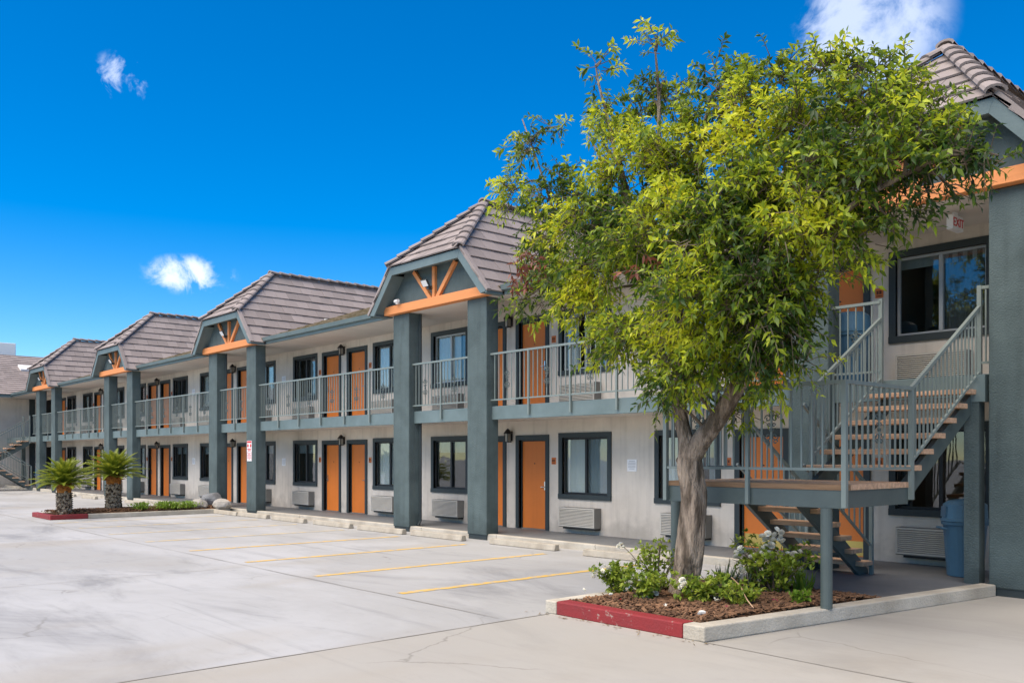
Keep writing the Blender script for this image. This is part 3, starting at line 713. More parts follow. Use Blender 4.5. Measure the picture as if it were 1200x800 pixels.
# hip and ridge caps
capm = MB(); nseg = 6; LC = .40
for e_ in (0, 1):
    for k_ in range(nseg + 1):
        a = math.pi * (k_ / nseg) ; rr = .125 if e_ == 0 else .10
        capm.v.append((math.cos(a) * rr * 1.1, e_ * LC, math.sin(a) * rr * .62 + (.03 if e_ == 0 else .0)))
for e_ in (0, 1):
    for k_ in range(nseg + 1):
        v = capm.v[e_ * (nseg + 1) + k_]; capm.v.append((v[0] * .82, v[1], v[2] - .03))
q = nseg + 1
for k_ in range(nseg):
    capm.f += [(k_, k_ + 1, q + k_ + 1, q + k_), (2 * q + k_, 3 * q + k_, 3 * q + k_ + 1, 2 * q + k_ + 1), (k_, 2 * q + k_, 2 * q + k_ + 1, k_ + 1)]
cap_me = mesh('ridge_tile', capm, 'tile_o', smooth=False)
def cap_run(a, b, parent, step=.335):
    a, b = Vector(a), Vector(b); d_ = (b - a).normalized(); x = d_.cross(Vector((0, 0, 1))).normalized(); z = x.cross(d_)
    n = int((b - a).length / step)
    for i in range(n):
        Mx = Matrix(((x.x, d_.x, z.x, 0), (x.y, d_.y, z.y, 0), (x.z, d_.z, z.z, 0), (0, 0, 0, 1))); Mx.translation = a + d_ * (i * (b - a).length / n - .03) + z * .035
        piece('ridge_tile', cap_me, parent, Mx)
for pi, xc in enumerate(PC):
    for s in (1, -1):
        cap_run((xc + s * (HT + .02), GY - .03, ZT - .01), (xc, AY, RZ + .01), roof)
    cap_run((xc, AY - .05, RZ + .02), (xc, RY, RZ + .02), roof)
    # gable
    zb = RZ - SL * HB
    gb = MB(); gb.prism([(xc - 1.92, 11.97, 5.31), (xc + 1.92, 11.97, 5.31), (xc + 1.18, 11.97, 6.06), (xc - 1.18, 11.97, 6.06)], (0, .08, 0))
    ga = part('gable', gb, 'teal', motel)
    bm_ = MB(); bm_.box(xc - 1.93, xc + 1.93, 11.86, 12.05, 5.115, 5.312); part('beam', bm_, 'timber', ga, bevel=.008)
    for dx0, dx1, z1_ in ((-.12, -.78, 6.0), (0, 0, 6.0), (.12, .78, 6.0)):
        sb = MB(); sb.bar((xc + dx0, 11.94, 5.30), (xc + dx1, 11.94, z1_), .06 if dx0 else .10, .10 if dx0 else .06, up=(0, 1, 0)) if False else sb.bar((xc + dx0, 11.935, 5.30), (xc + dx1, 11.935, z1_), .095, .07, up=(0, 1, 0))
        part('strut', sb, 'timber', ga)
    # barge boards and the boxed eave around them
    bb = MB(); bb.prism([(xc - HT, GY, ZT - .02), (xc + HT, GY, ZT - .02), (xc + HT - .06, GY, ZT - .20), (xc - HT + .06, GY, ZT - .20)], (0, .05, 0))
    part('barge_board', bb, 'fascia', ga)
    for s in (-1, 1):
        bb = MB(); bb.prism([(xc + s * HT, GY + .003, ZT - .02), (xc + s * (HB - .01), GY + .003, zb + .0), (xc + s * (HB - .2), GY + .003, zb - .02), (xc + s * (HT - .06), GY + .003, ZT - .20)], (0, .05, 0))
        part('barge_board', bb, 'fascia', ga)
        rt = MB(); rt.box(*sorted((xc + s * (HB - .04), xc + s * (HB - .0))), GY + .003, 12.05, zb - .03, zb + .06); rt.box(*sorted((xc + s * (HB - .21), xc + s * (HB - .045))), GY + .06, 12.15, zb - .022, zb + .0); part('eave_return', rt, 'fascia', ga)
        ed = MB(); ed.prism([(xc + s * HT, GY - .02, ZT - .005), (xc + s * (HB + .02), GY - .02, zb + .0), (xc + s * (HB + .06), GY - .02, zb + .045), (xc + s * (HT + .05), GY - .02, ZT + .05)], (0, .10, 0)); part('rake_tile', ed, 'tile_o', ga)
    for s in (-1, 1):
        us = MB(); us.prism([(xc + s * (HT - .05), GY + .055, ZT - .195), (xc + s * (HB - .16), GY + .055, zb - .018), (xc + s * (HB - .16), 12.0, zb - .018), (xc + s * (HT - .05), 12.0, ZT - .195)], (s * .015, 0, .012)); part('gable_soffit', us, 'fascia', ga)
    us = MB(); us.quad((xc - HT, GY + .05, ZT - .19), (xc + HT, GY + .05, ZT - .19), (xc + HT, 11.98, ZT - .12), (xc - HT, 11.98, ZT - .12)); part('gable_soffit', us, 'fascia', ga, recalc=False)

# railings along the balcony
bal_me = None
def bal_mesh(h, w_=.016):
    m_ = MB(); m_.box(-w_ / 2, w_ / 2, -w_ / 2, w_ / 2, 0, h); return mesh('baluster', m_, 'rail')
scroll_me = None
def scroll_mesh():
    m_ = MB()
    def spiral(cx, cz, r0, sgn, flip, turns=1.15, n=14):
        P = []
        for i in range(n + 1):
            t = i / n; a = t * turns * 6.28; rr = r0 * (1 - .72 * t)
            P.append((sgn * (cx + rr * math.cos(a)), 0, cz + flip * rr * math.sin(a)))
        m_.tube(P, .007, 5)
    for sgn in (-1, 1):
        spiral(.045, .10, .042, sgn, 1); spiral(.045, -.10, .042, sgn, -1); spiral(.03, .025, .024, sgn, 1, 1.0, 10); spiral(.05, -.16, .03, sgn, 1, 1.0, 10)
        m_.tube([(0, 0, .19), (sgn * .03, 0, .155), (sgn * .012, 0, .115), (0, 0, .10)], .007, 5)
    m_.tube([(0, -.012, -.03), (0, .012, -.03)], .022, 8); m_.tube([(0, 0, -.24), (0, 0, .22)], .009, 5)
    return mesh('scroll', m_, 'steel')
scroll_me = scroll_mesh(); bal_me = bal_mesh(.955)
RYY = 12.12
def railing(a, c_, near, y=RYY):
    rl = MB(); rl.box(a, c_, y - .022, y + .022, 3.885, 3.925)
    ro = part('railing', rl, 'rail', motel)
    rl = MB(); rl.box(a, c_, y - .014, y + .014, 2.925, 2.953); part('bottom_rail', rl, 'rail', ro)
    n = max(1, round((c_ - a) / 1.2)); st = (c_ - a) / n
    for i in range(1, n):
        x = a + i * st; p_ = MB(); p_.box(x - .019, x + .019, y - .024, y + .02, 2.60, 3.884); part('post', p_, 'rail', ro)
    rest_ = MB()
    m_ = round(st / .128)
    for i in range(n):
        for k_ in range(1, m_):
            x = a + i * st + k_ * st / m_
            if near: piece('baluster', bal_me, ro, Matrix.Translation((x, y, 2.94)))
            else: rest_.box(x - .008, x + .008, y - .008, y + .008, 2.95, 3.887)
        x = a + i * st + round(m_ / 2) * st / m_
        if i % 2 == 0 or near: piece('scroll', scroll_me, ro, Matrix.Translation((x, y - .004, 3.36)))
    if rest_.v: part('balusters', rest_, 'rail', ro, kind='stuff')
sp = [(-51.9, RC[4] - 2.84)] + [(RC[i] + .65, RC[i - 1] - 2.84) for i in (4, 3, 2, 1)]
for i, (a, c_) in enumerate(sp): railing(a + .002, c_ - .002, c_ > -30)
for i in (1, 2, 3, 4): railing(RC[i] - 2.19 + .002, RC[i] - .002, i < 3)
railing(RC[0] - 2.19 + .002, -6.03, True)
railing(RC[0] + .652, X1, False)

# ------------------------------------------------------------------ the wing across the far end
wing = empty('motel_wing', (-60, 8, 0), 'far motel wing with beige wall and brown tiled roof closing the court', 'motel')
b = MB(); b.box(-64, -57.9, -2, WY, 0, 5.1); part('wall', b, 'stucco', wing)
b = MB(); b.box(-57.9, -57.86, WY - .32, WY - .02, 0, 5.1); part('corner_trim', b, 'trim', wing)
b = MB(); b.box(-57.9, -56.3, -2, 12.05, 5.06, 5.1); part('soffit', b, 'soffit', wing)
b = MB(); b.box(-56.34, -56.27, -2, 12.10, 5.07, 5.25); part('eave_fascia', b, 'fascia', wing)
wv = Vector((-6.8, 0, 2.86)); wl_ = wv.length; wv.normalize()
b = MB(); b.quad((-56.25, -2, 5.24), (-56.25, 13, 5.24), (-63.05, 20, 8.1), (-63.05, -2, 8.1)); wr = part('roof', b, 'underlay', wing, recalc=False)
TILES.clear(); plane_tiles(Vector((-56.22, 0, 5.22)), Vector((0, -1, 0)), wv, Vector((0, -1, 0)).cross(wv) if Vector((0, -1, 0)).cross(wv).z > 0 else -Vector((0, -1, 0)).cross(wv), [(2, 0), (-12.2, 0), (-19, wl_), (2, wl_)], 0)
rest = MB()
for (k_, (u0, v0), o, U, V, Nn, pr, full) in TILES: tile_geo(rest, k_, v0, lambda u, v, h: o + U * u + V * v + Nn * h)
part('roof_tiles', rest, 'tile_i', wr, kind='stuff', recalc=False)
sk = MB(); a = Vector((-60.2, 13.4, 5.24 + 3.95 * .42)); u_ = Vector((0, 1, 0)); nn = Vector((2.86, 0, 6.8)).normalized()
sk.prism([a + nn * .03, a + u_ * 1.0 + nn * .03, a + u_ * 1.0 + wv * .8 + nn * .03, a + wv * .8 + nn * .03], nn * .12); part('skylight', sk, 'white', wr)
ru = empty('rooftop_unit', (-66.5, 13.2, 7.6), 'white boxy rooftop unit above the far wing ridge', 'rooftop unit')
q = MB(); q.box(-1.0, 1.0, -1.1, 1.1, .25, 1.55); lpart('casing', q, 'white', ru, bevel=.03)
q = MB(); q.box(-.9, .9, -1.0, 1.0, -.4, .25); lpart('kerb_base', q, 'acside', ru)
q = MB(); q.lathe([(.45, 1.552), (.45, 1.62), (.3, 1.63)], 16); lpart('fan_guard', q, 'acside', ru)
b = MB(); b.quad((-63.05, -2, 8.08), (-63.05, 20, 8.08), (-70, 20, 5.2), (-70, -2, 5.2)); part('back_roof', b, 'underlay', wing, recalc=False)

# ------------------------------------------------------------------ staircases
ORD = ['', 'first', 'second', 'third', 'fourth', 'fifth', 'sixth', 'seventh']
def staircase(root, fx):
    """U stair: the lower flight climbs away from the rooms to a timber landing, the upper flight returns to the balcony"""
    Pp = lambda n, mb, m, par=root, **kw: part(n, MBx(mb), m, par, **kw)
    def MBx(mb): mb.v = [(fx(v[0]), v[1], v[2]) for v in mb.v]; return mb
    xr, xm, xl = -4.75, -6.0, -7.05; LY0, LY1, LZ = 8.75, 10.2, 1.46; TY = 12.12
    # landing
    fr = MB(); fr.box(xl, xr, LY0, LY0 + .06, LZ - .25, LZ - .062); fr.box(xl, xr, LY1 - .06, LY1, LZ - .25, LZ - .062)
    fr.box(xl + .001, xl + .06, LY0 + .06, LY1 - .06, LZ - .248, LZ - .062); fr.box(xr - .06, xr - .001, LY0 + .06, LY1 - .06, LZ - .248, LZ - .062)
    fr.box(xm - .03, xm + .03, LY0 + .06, LY1 - .06, LZ - .24, LZ - .062)
    fo = Pp('landing_frame', fr, 'steel')
    y = LY0 - .01
    while y < LY1 - .02:
        pk = MB(); pk.box(xl - .01 + random.uniform(-.004, .004), xr + .012 + random.uniform(-.004, .004), y, y + .136, LZ - .060, LZ + random.uniform(-.003, .002)); Pp('plank', pk, 'deckwood' if y < LY0 + .1 else 'wood', fo); y += .142
    for px_, py_ in ((xr - .20, LY0 + .02), (xl + .1, LY0 + .02)):
        pp = MB(); pp.tube([(px_, py_ - .005, .15), (px_, py_ - .005, LZ - .251)], .062, 16); Pp('pipe_post', pp, 'steel', smooth=False)
    # upper flight
    n = 7; rise = (ZF - LZ) / n; go = (TY - LY1) / (n - 1)
    for i in range(1, n):
        t = MB(); z = LZ + rise * i; y0 = LY1 + go * (i - 1); t.box(xm - .03, xr + .035, y0 - .02, y0 + go - .035, z - .062, z); Pp('tread', t, 'wood', bevel=.006)
    def stringer(x, ya, za, yb, zb, m='steel'):
        s = MB(); s.prism([(x - .03, ya, za), (x - .03, yb, zb), (x - .03, yb, zb - .25), (x - .03, ya, za - .25)], (.06, 0, 0)); return Pp('stringer', s, m)
    for x in (xm + .06, xr - .06): stringer(x, LY1 + .001, LZ - .005, TY + .02, LZ - .005 + (TY + .02 - LY1) * (rise / go))
    # handrail panels
    def panel(pts, h0, h1, bal=.125, deco=None, posts=True):
        """pts: two base points (x,y,z); rails run parallel to the base at h0 and h1"""
        a, b_ = Vector(pts[0]), Vector(pts[1]); up = Vector((0, 0, 1)); m_ = MB()
        m_.bar(a + up * h1, b_ + up * h1, .042, .042); ro = Pp('handrail', m_, 'rail')
        m_ = MB(); m_.bar(a + up * h0, b_ + up * h0, .03, .03); Pp('bottom_rail', m_, 'rail', ro)
        L = (b_ - a).length; k = max(2, round(L / bal))
        for i in range(1, k):
            p = a.lerp(b_, i / k); q_ = MB(); q_.box(p.x - .009, p.x + .009, p.y - .009, p.y + .009, p.z + h0, p.z + h1); Pp('baluster', q_, 'rail', ro)
        if deco:
            for fr_ in deco:
                p = a.lerp(b_, round(fr_ * k) / k) + up * ((h0 + h1) / 2); Mx = Matrix.Translation((fx(p.x), p.y, p.z))
                if abs(b_.y - a.y) > abs(b_.x - a.x): Mx = Mx @ Matrix.Rotation(R(90), 4, 'Z')
                o = piece('scroll', scroll_me, ro, Mx)
        return ro
    def newel(x, y, z0, z1, s=.026):
        m_ = MB(); m_.box(x - s, x + s, y - s, y + s, z0, z1); Pp('newel_post', m_, 'rail')
    ly = LY0 - .03; xo = xr + .03; xlo = xl - .02
    panel([(xlo, ly, LZ), (xo, ly, LZ)], .16, 1.07, deco=(.62, .2)); panel([(xo, ly, LZ), (xo, LY1, LZ)], .16, 1.07, deco=(.5,))
    panel([(xlo, ly, LZ), (xlo, LY1 - .1, LZ)], .16, 1.07)
    newel(xo, ly, LZ - .24, LZ + 1.09); newel(xlo, ly, LZ - .24, LZ + 1.09); newel(xo, LY1 + .02, LZ - .2, LZ + 1.09)
    mid = MB(); mid.box((xlo + xo) / 2 - .022, (xlo + xo) / 2 + .022, ly - .02, ly + .02, LZ - .24, LZ + 1.05); Pp('newel_post', mid, 'rail')
    topd = (TY - LY1 - .02) * (rise / go)
    for x, ya in ((xo, LY1 + .02), (xm - .03, LY1 + .12)):
        dz0 = (ya - LY1) * (rise / go)
        panel([(x, ya, LZ + dz0), (x, TY, LZ + (TY - LY1) * rise / go)], .22, 1.06)
        newel(x, TY + .02, 2.45, 3.95); 
    newel(xm - .03, LY1 + .12, LZ - .02, LZ + 1.09)
    # lower flight
    fy0, fy1 = 11.95, LY1; n = 7; rise2 = (LZ - FL) / n; go2 = (fy0 - fy1) / (n - 1)
    for i in range(1, n):
        t = MB(); z = FL + rise2 * i; yb = fy0 - go2 * (i - 1); t.box(xl + .0, xm - .06, yb - go2 + .03, yb + .02, z - .06, z); Pp('tread', t, 'wood', bevel=.006)
    sl2 = rise2 / go2
    for x in (xl + .07, xm - .2):
        s = MB(); s.prism([(x - .03, LY1 - .0, LZ - .02), (x - .03, LY1 - .0, LZ - .29), (x - .03, fy0 - .16, FL), (x - .03, fy0 + .10, FL), (x - .03, fy0 + .10, FL + .06)], (.06, 0, 0)); Pp('stringer', s, 'steel')
    for x in (xl - .02, xm - .085):
        panel([(x, fy0 - .02, FL + rise2), (x, LY1 + .02, FL + rise2 + (fy0 - LY1 - .04) * sl2)], .22, .98, .17)
        newel(x, fy0 + .02, FL, FL + 1.16, .024)
    # post carrying the balcony edge beside the top of the flight
    ps = MB(); ps.box(xr - .12, xr + .065, 12.03, 12.21, FL, 2.45); Pp('post', ps, 'teal')
    hd = MB(); hd.box(xr - .16, xr + .14, 12.02, 12.149, 2.451, 2.80); Pp('header', hd, 'fascia')
    rt = MB(); rt.box(xr + .03, xr + .19, TY, TY + .04, 3.90, 3.94); rt.box(xr + .03, xr + .19, TY, TY + .03, 2.94, 2.97); rt.box(xr + .10, xr + .118, TY + .005, TY + .023, 2.97, 3.90); Pp('rail_return', rt, 'rail')
st1 = empty('staircase', (-5.9, 10.4, 0), 'teal steel staircase with timber treads rising over the planted bed to the balcony', 'staircase', None)
staircase(st1, lambda x: x)
st2 = empty('staircase', (-53.4, 10.4, 0), 'far steel staircase against the end wing beyond the two palms', 'staircase', None)
staircase(st2, lambda x: -51.6 - (x + 7.05))

# ------------------------------------------------------------------ air conditioners, lanterns, plaques, notices
ac = empty('air_conditioner', (0, 0, 0), '', 'air conditioner', 'through-wall air conditioners')
q = MB(); W_, H_, D_ = 1.06, .42, .20
q.box(-W_ / 2, W_ / 2, -D_, -.002, 0, H_); c1 = lpart('case', q, 'acside', ac, bevel=.008)
q = MB(); q.box(-W_ / 2 + .01, W_ / 2 - .01, -D_ - .016, -D_ - .002, .02, .045); q.box(-W_ / 2 + .01, W_ / 2 - .01, -D_ - .016, -D_ - .002, H_ - .03, H_ - .005); q.box(-W_ / 2 + .01, -W_ / 2 + .035, -D_ - .017, -D_ - .002, .045, H_ - .03); q.box(W_ / 2 - .035, W_ / 2 - .01, -D_ - .017, -D_ - .002, .045, H_ - .03)
c2 = lpart('grille_frame', q, 'louver', ac)
q = MB(); ns = 11
for i in range(ns):
    z = .055 + i * (H_ - .09) / ns
    q.add([(-W_ / 2 + .036, -D_ - .004, z), (W_ / 2 - .036, -D_ - .004, z), (W_ / 2 - .036, -D_ - .026, z + .004), (-W_ / 2 + .036, -D_ - .026, z + .004),
           (-W_ / 2 + .036, -D_ - .004, z + .022), (W_ / 2 - .036, -D_ - .004, z + .022), (W_ / 2 - .036, -D_ - .024, z + .010), (-W_ / 2 + .036, -D_ - .024, z + .010)],
          [(0, 1, 2, 3), (4, 7, 6, 5), (0, 4, 5, 1), (3, 2, 6, 7), (0, 3, 7, 4), (1, 5, 6, 2)])
c3 = lpart('louvers', q, 'louver', ac)
q = MB(); q.box(-W_ / 2 + .12, W_ / 2 - .02, -D_ + .01, -.003, -.035, -.001); c4 = lpart('drip_tray', q, 'black', ac)
reg(ac, c1, c2, c3, c4)
first = True; FLO = ['ground-floor', 'upstairs']
for (ui, sgn, lv, a, b) in wins:
    if ui == 0: continue
    side = 'stair side' if sgn > 0 else 'palm side'
    who = 'nearer the wide planted bed' if sgn > 0 else 'farther from the planted bed'
    lab = f'louvred air conditioner, {FLO[lv]}, {side} of {ORD[ui]} door pair counted from near staircase'
    loc = ((a + b) / 2 - .05 * sgn, WY, .26 + (2.62 * lv))
    if first: ac.location = loc; ac['label'] = lab; first = False
    else: copy_tree(ac, loc, lab)
lan = empty('wall_lantern', (0, 0, 0), '', 'wall lantern', 'lanterns between the doors')
q = MB(); q.box(-.05, .05, -.02, -.001, .02, .26); q.tube([(0, -.015, .2), (0, -.07, .27), (0, -.13, .255)], .012, 6); l1 = lpart('bracket', q, 'black', lan)
q = MB(); q.lathe([(.125, .20), (.11, .225), (.05, .30), (.015, .33)], 6, (0, -.13)); l2 = lpart('cap', q, 'black', lan)
q = MB()
for kx in (-1, 1):
    for ky in (-1, 1): q.bar((kx * .062, -.13 + ky * .062, .0), (kx * .07, -.13 + ky * .07, .2), .014, .014)
q.box(-.07, .07, -.20, -.06, -.02, .0); l3 = lpart('cage', q, 'black', lan)
q = MB(); q.box(-.055, .055, -.185, -.075, .003, .196); l4 = lpart('glass', q, 'lampglass', lan)
reg(lan, l1, l2, l3, l4); first = True
for ui, C in enumerate(UC):
    if ui in (0, 7): continue
    for lv in (0, 1):
        lab = f'black hooded wall lantern above {FLO[lv]} strip between {ORD[ui]} door pair from near staircase'
        loc = (C, WY, 2.10 + UP * lv - (.02 if lv else 0))
        if first: lan.scale = (.85, .85, .9); lan.location = loc; lan['label'] = lab; first = False
        else: copy_tree(lan, loc, lab, scale=(.85, .85, .9))
pq = empty('number_plaque', (0, 0, 0), '', 'number plaque', 'room number plaques')
q = MB(); q.box(-.065, .065, -.014, -.001, -.075, .075); p1 = lpart('plate', q, 'plaq', pq, bevel=.004)
q = MB(); q.box(-.04, -.008, -.017, -.0135, -.02, .035); q.box(.004, .04, -.017, -.0135, -.02, .035); q.box(-.045, .045, -.017, -.0135, -.055, -.04); p2 = lpart('marking', q, 'dig', pq)
reg(pq, p1, p2); first = True
for ui, C in enumerate(UC):
    for sgn in (-1, 1):
        if ui == 0 or (ui == 7 and sgn < 0): continue
        for lv in (0, 1):
            who = 'side nearer the planted bed' if sgn > 0 else 'side farther from the planted bed'
            lab = f'orange plaque, {FLO[lv]}, {"stair" if sgn > 0 else "palm"} side of {ORD[ui]} door pair counted from near staircase'
            loc = (C + sgn * 1.415, WY, 1.66 + UP * lv)
            if first: pq.location = loc; pq['label'] = lab; first = False
            else: copy_tree(pq, loc, lab)
nt = empty('wall_notice', (0, 0, 0), '', 'notice', 'white notices on the wall')
q = MB(); q.box(-.125, .125, -.012, -.001, -.12, .12); n1 = lpart('plate', q, 'signw', nt)
q = MB()
for i, wd in enumerate((.16, .2, .2, .19, .2, .14)): q.box(-wd / 2, wd / 2, -.0145, -.0118, .075 - i * .03, .085 - i * .03)
n2 = lpart('print', q, 'grey', nt); reg(nt, n1, n2); first = True
for i, (x, lv) in enumerate(((-11.92, 0), (-26.8, 0), (-26.8, 1), (-34.25, 0), (-34.25, 1))):
    lab = f'white notice on {FLO[lv]} wall ' + ('left of the tree trunk' if i == 0 else f'between windows, behind {"porch with the red sign" if x > -30 else "palm planter bay"}')
    loc = (x, WY, 1.58 + UP * lv)
    if first: nt.location = loc; nt['label'] = lab; first = False
    else: copy_tree(nt, loc, lab)
# tow-away sign on the column
ts = empty('parking_sign', (RC[2] + .24, 11.998, 1.62), 'white and red parking warning sign on teal column', 'sign')
q = MB(); q.box(-.16, .16, -.012, -.001, 0, .62); lpart('plate', q, 'signw', ts)
q = MB()
q.box(-.15, .15, -.0145, -.0118, .55, .61)
for sx in (-.09, .09): q.lathe([(.001, 0), (.05, 0)], 12) if False else q.tube([(sx, -.0118, .47), (sx, -.0145, .47)], .055, 14)
for i, wd in enumerate((.26, .22)): q.box(-wd / 2, wd / 2, -.0145, -.0118, .355 - i * .05, .385 - i * .05)
for i, wd in enumerate((.24, .14, .24, .2, .24, .1)): q.box(-wd / 2, wd / 2, -.0145, -.0118, .245 - i * .038, .262 - i * .038)
q.box(-.15, -.142, -.0145, -.0118, .02, .28); q.box(.142, .15, -.0145, -.0118, .02, .28)
lpart('print', q, 'signr', ts)
# exit sign under the soffit
ex = empty('exit_sign', (-5.28, 12.75, 4.86), 'white exit sign with red letters hanging under the porch soffit', 'exit sign')
q = MB(); q.box(-.045, .045, -.17, .17, 0, .20); lpart('case', q, 'white', ex, bevel=.006)
q = MB(); q.box(-.02, .02, -.05, .05, .2, .255); lpart('mount', q, 'white', ex)
fc = bpy.data.curves.new('EXIT', 'FONT'); fc.body = 'EXIT'; fc.size = .165; fc.extrude = .003; fc.align_x = 'CENTER'
fo = bpy.data.objects.new('tmp', fc); col.objects.link(fo); bpy.context.view_layer.update()
me = bpy.data.meshes.new_from_object(fo.evaluated_get(bpy.context.evaluated_depsgraph_get())); bpy.data.objects.remove(fo); me.materials.clear(); me.materials.append(M['signr'])
lt = link(bpy.data.objects.new('lettering', me)); lt.parent = ex; lt.location = (.049, 0, .045); lt.rotation_euler = (R(90), 0, R(90))
# floodlights on each gable, little camera on the beam
fl_ = empty('floodlight', (0, 0, 0), '', 'floodlight', 'gable floodlights')
q = MB(); q.box(-.04, .04, -.10, -.0, -.03, .05); f1 = lpart('junction_box', q, 'trim', fl_)
q = MB(); q.prism([(-.14, -.12, .03), (.08, -.12, .03), (.08, -.20, .16), (-.14, -.20, .16)], (0, .03, .03)); f2 = lpart('head', q, 'trim', fl_)
q = MB(); q.prism([(-.125, -.1225, .035), (.065, -.1225, .035), (.065, -.196, .154), (-.125, -.196, .154)], (0, -.003, -.002)); f3 = lpart('lens', q, 'white', fl_)
reg(fl_, f1, f2, f3); first = True
names = ['above the near staircase', 'on the porch just left of the tree', 'on the porch with the red sign', 'on the porch behind the taller palm', 'on the porch beside the far staircase']
for i, xc in enumerate(PC):
    lab = 'small floodlight on gable timbers ' + names[i]; loc = (xc - .08, 11.90, 5.52)
    if first: fl_.location = loc; fl_['label'] = lab; first = False
    else: copy_tree(fl_, loc, lab)
cm = empty('security_camera', (PC[1] - 1.30, 11.83, 5.315), 'little white camera on orange beam of porch left of the tree', 'camera')
q = MB(); q.lathe([(.05, 0), (.05, .03), (.02, .035)], 12); lpart('base', q, 'white', cm)
q = MB(); q.tube([(-.08, -.02, .07), (.10, -.06, .06)], .04, 12); lpart('body', q, 'white', cm)
# roof vents
for x_, y_, lab in ((-25.6, 14.5, 'short white vent pipe low on tiled slope behind porch with red sign'),):
    z_ = RZ - SL * (x_ - PC[2]); rv = empty('roof_vent', (x_, y_, z_), lab, 'roof vent')
    q = MB(); q.tube([(0, 0, 0), (0, 0, .28)], .055, 12); lpart('pipe', q, 'offw', rv)
    q = MB(); q.lathe([(.14, .0), (.06, .09)], 12); lpart('flashing', q, 'offw', rv)

# ------------------------------------------------------------------ bins
bn = empty('trash_bin', (0, 0, 0), '', 'trash bin', 'blue trash bins')
q = MB(); q.lathe([(.20, 0), (.215, .01), (.262, .70), (.282, .705), (.285, .745), (.268, .75)], 28); b1 = lpart('body', q, 'blue', bn, smooth=False)
q = MB(); q.lathe([(.290, .752), (.292, .785), (.272, .79), (.262, .98), (.20, 1.03), (.02, 1.06)], 28); b2 = lpart('lid', q, 'bluel', bn)
gr = []
for pts in ([(-.26, -.08, .66), (-.335, -.07, .665), (-.335, .07, .665), (-.26, .08, .66)], [(.26, -.08, .66), (.335, -.07, .665), (.335, .07, .665), (.26, .08, .66)], [(-.11, -.255, .65), (-.10, -.315, .66), (.10, -.315, .66), (.11, -.255, .65)]):
    q = MB(); q.tube(pts, .016, 6); gr.append(lpart('grip', q, 'blue', bn))
q = MB(); q.prism([(-.1, -.272, .81), (.1, -.272, .81), (.1, -.262, .95), (-.1, -.262, .95)], (0, .02, 0)); b4 = lpart('flap', q, 'blue', bn)
reg(bn, b1, b2, *gr, b4)
bn.location = (-5.16, 12.78, FL); bn['label'] = 'blue domed trash bin on walkway behind post beside the near staircase'; bn.rotation_euler = (0, 0, R(-50)); bn.scale = (1.05, 1.05, 1)
copy_tree(bn, (-6.92, 12.95, ZF + .006), 'blue domed trash bin on balcony at top of the near staircase', R(-40), scale=(1.1, 1.1, 1.1))
copy_tree(bn, (-50.6, 12.75, ZF + .006), 'blue trash bin on balcony beside the far staircase', R(10), scale=(1.1, 1.1, 1.1))
copy_tree(bn, (-52.15, 12.6, FL), 'blue trash bin on ground floor beside the far staircase', R(10))

# table lamp seen through the ground-floor window behind the stairs
tl_ = empty('table_lamp', (-5.35, 15.5, FL + .72), 'table lamp with warm shade inside ground-floor window behind the staircase', 'lamp')
q = MB(); q.lathe([(.13, .36), (.10, .60)], 20); lpart('lamp_shade', q, 'shade', tl_)
q = MB(); q.lathe([(.08, 0), (.08, .02), (.03, .05), (.05, .18), (.015, .30), (.012, .40)], 14); lpart('lamp_base', q, 'acside', tl_)
nd = empty('nightstand', (-5.35, 15.5, FL), 'dark nightstand under the table lamp inside the room behind the staircase', 'nightstand')
q = MB(); q.box(-.25, .25, -.2, .2, .08, .72); lpart('cabinet', q, 'darkc', nd)
q = MB()
for sx in (-.2, .2):
    for sy in (-.15, .15): q.box(sx - .02, sx + .02, sy - .02, sy + .02, 0, .08)
lpart('legs', q, 'darkc', nd)

# ------------------------------------------------------------------ wheel stops
ws = MB(); ws.prism([(-.93, -.075, 0), (-.93, .075, 0), (-.93, .05, .115), (-.93, -.05, .115)], (1.86, 0, 0)); ws_me = mesh('wheel_stop', ws, 'stop', bevel=.014)
sx = [(-10.2, 11.50), (-12.93, 11.62), (-15.62, 11.55), (-17.75, 11.50), (-20.0, 11.52), (-22.3, 11.5), (-24.5, 11.5), (-26.3, 11.45)]
for i, (x, y) in enumerate(sx):
    o = link(bpy.data.objects.new('wheel_stop', ws_me)); o.location = (x, y, .004); o.rotation_euler = (0, 0, R(random.uniform(-1.5, 1.5)))
    tag(o, f'weathered concrete wheel stop, {["first","second","third","fourth","fifth","sixth","seventh","eighth"][i]} from the tree along the walkway', 'wheel stop', 'wheel stops along the walkway')
for i, x in enumerate((-31.5, -34.5, -40, -43)):
    o = link(bpy.data.objects.new('wheel_stop', ws_me)); o.location = (x, 11.5, .0); tag(o, f'concrete wheel stop beyond the palm island, {ORD[i + 1]} from the island', 'wheel stop', 'wheel stops along the walkway')

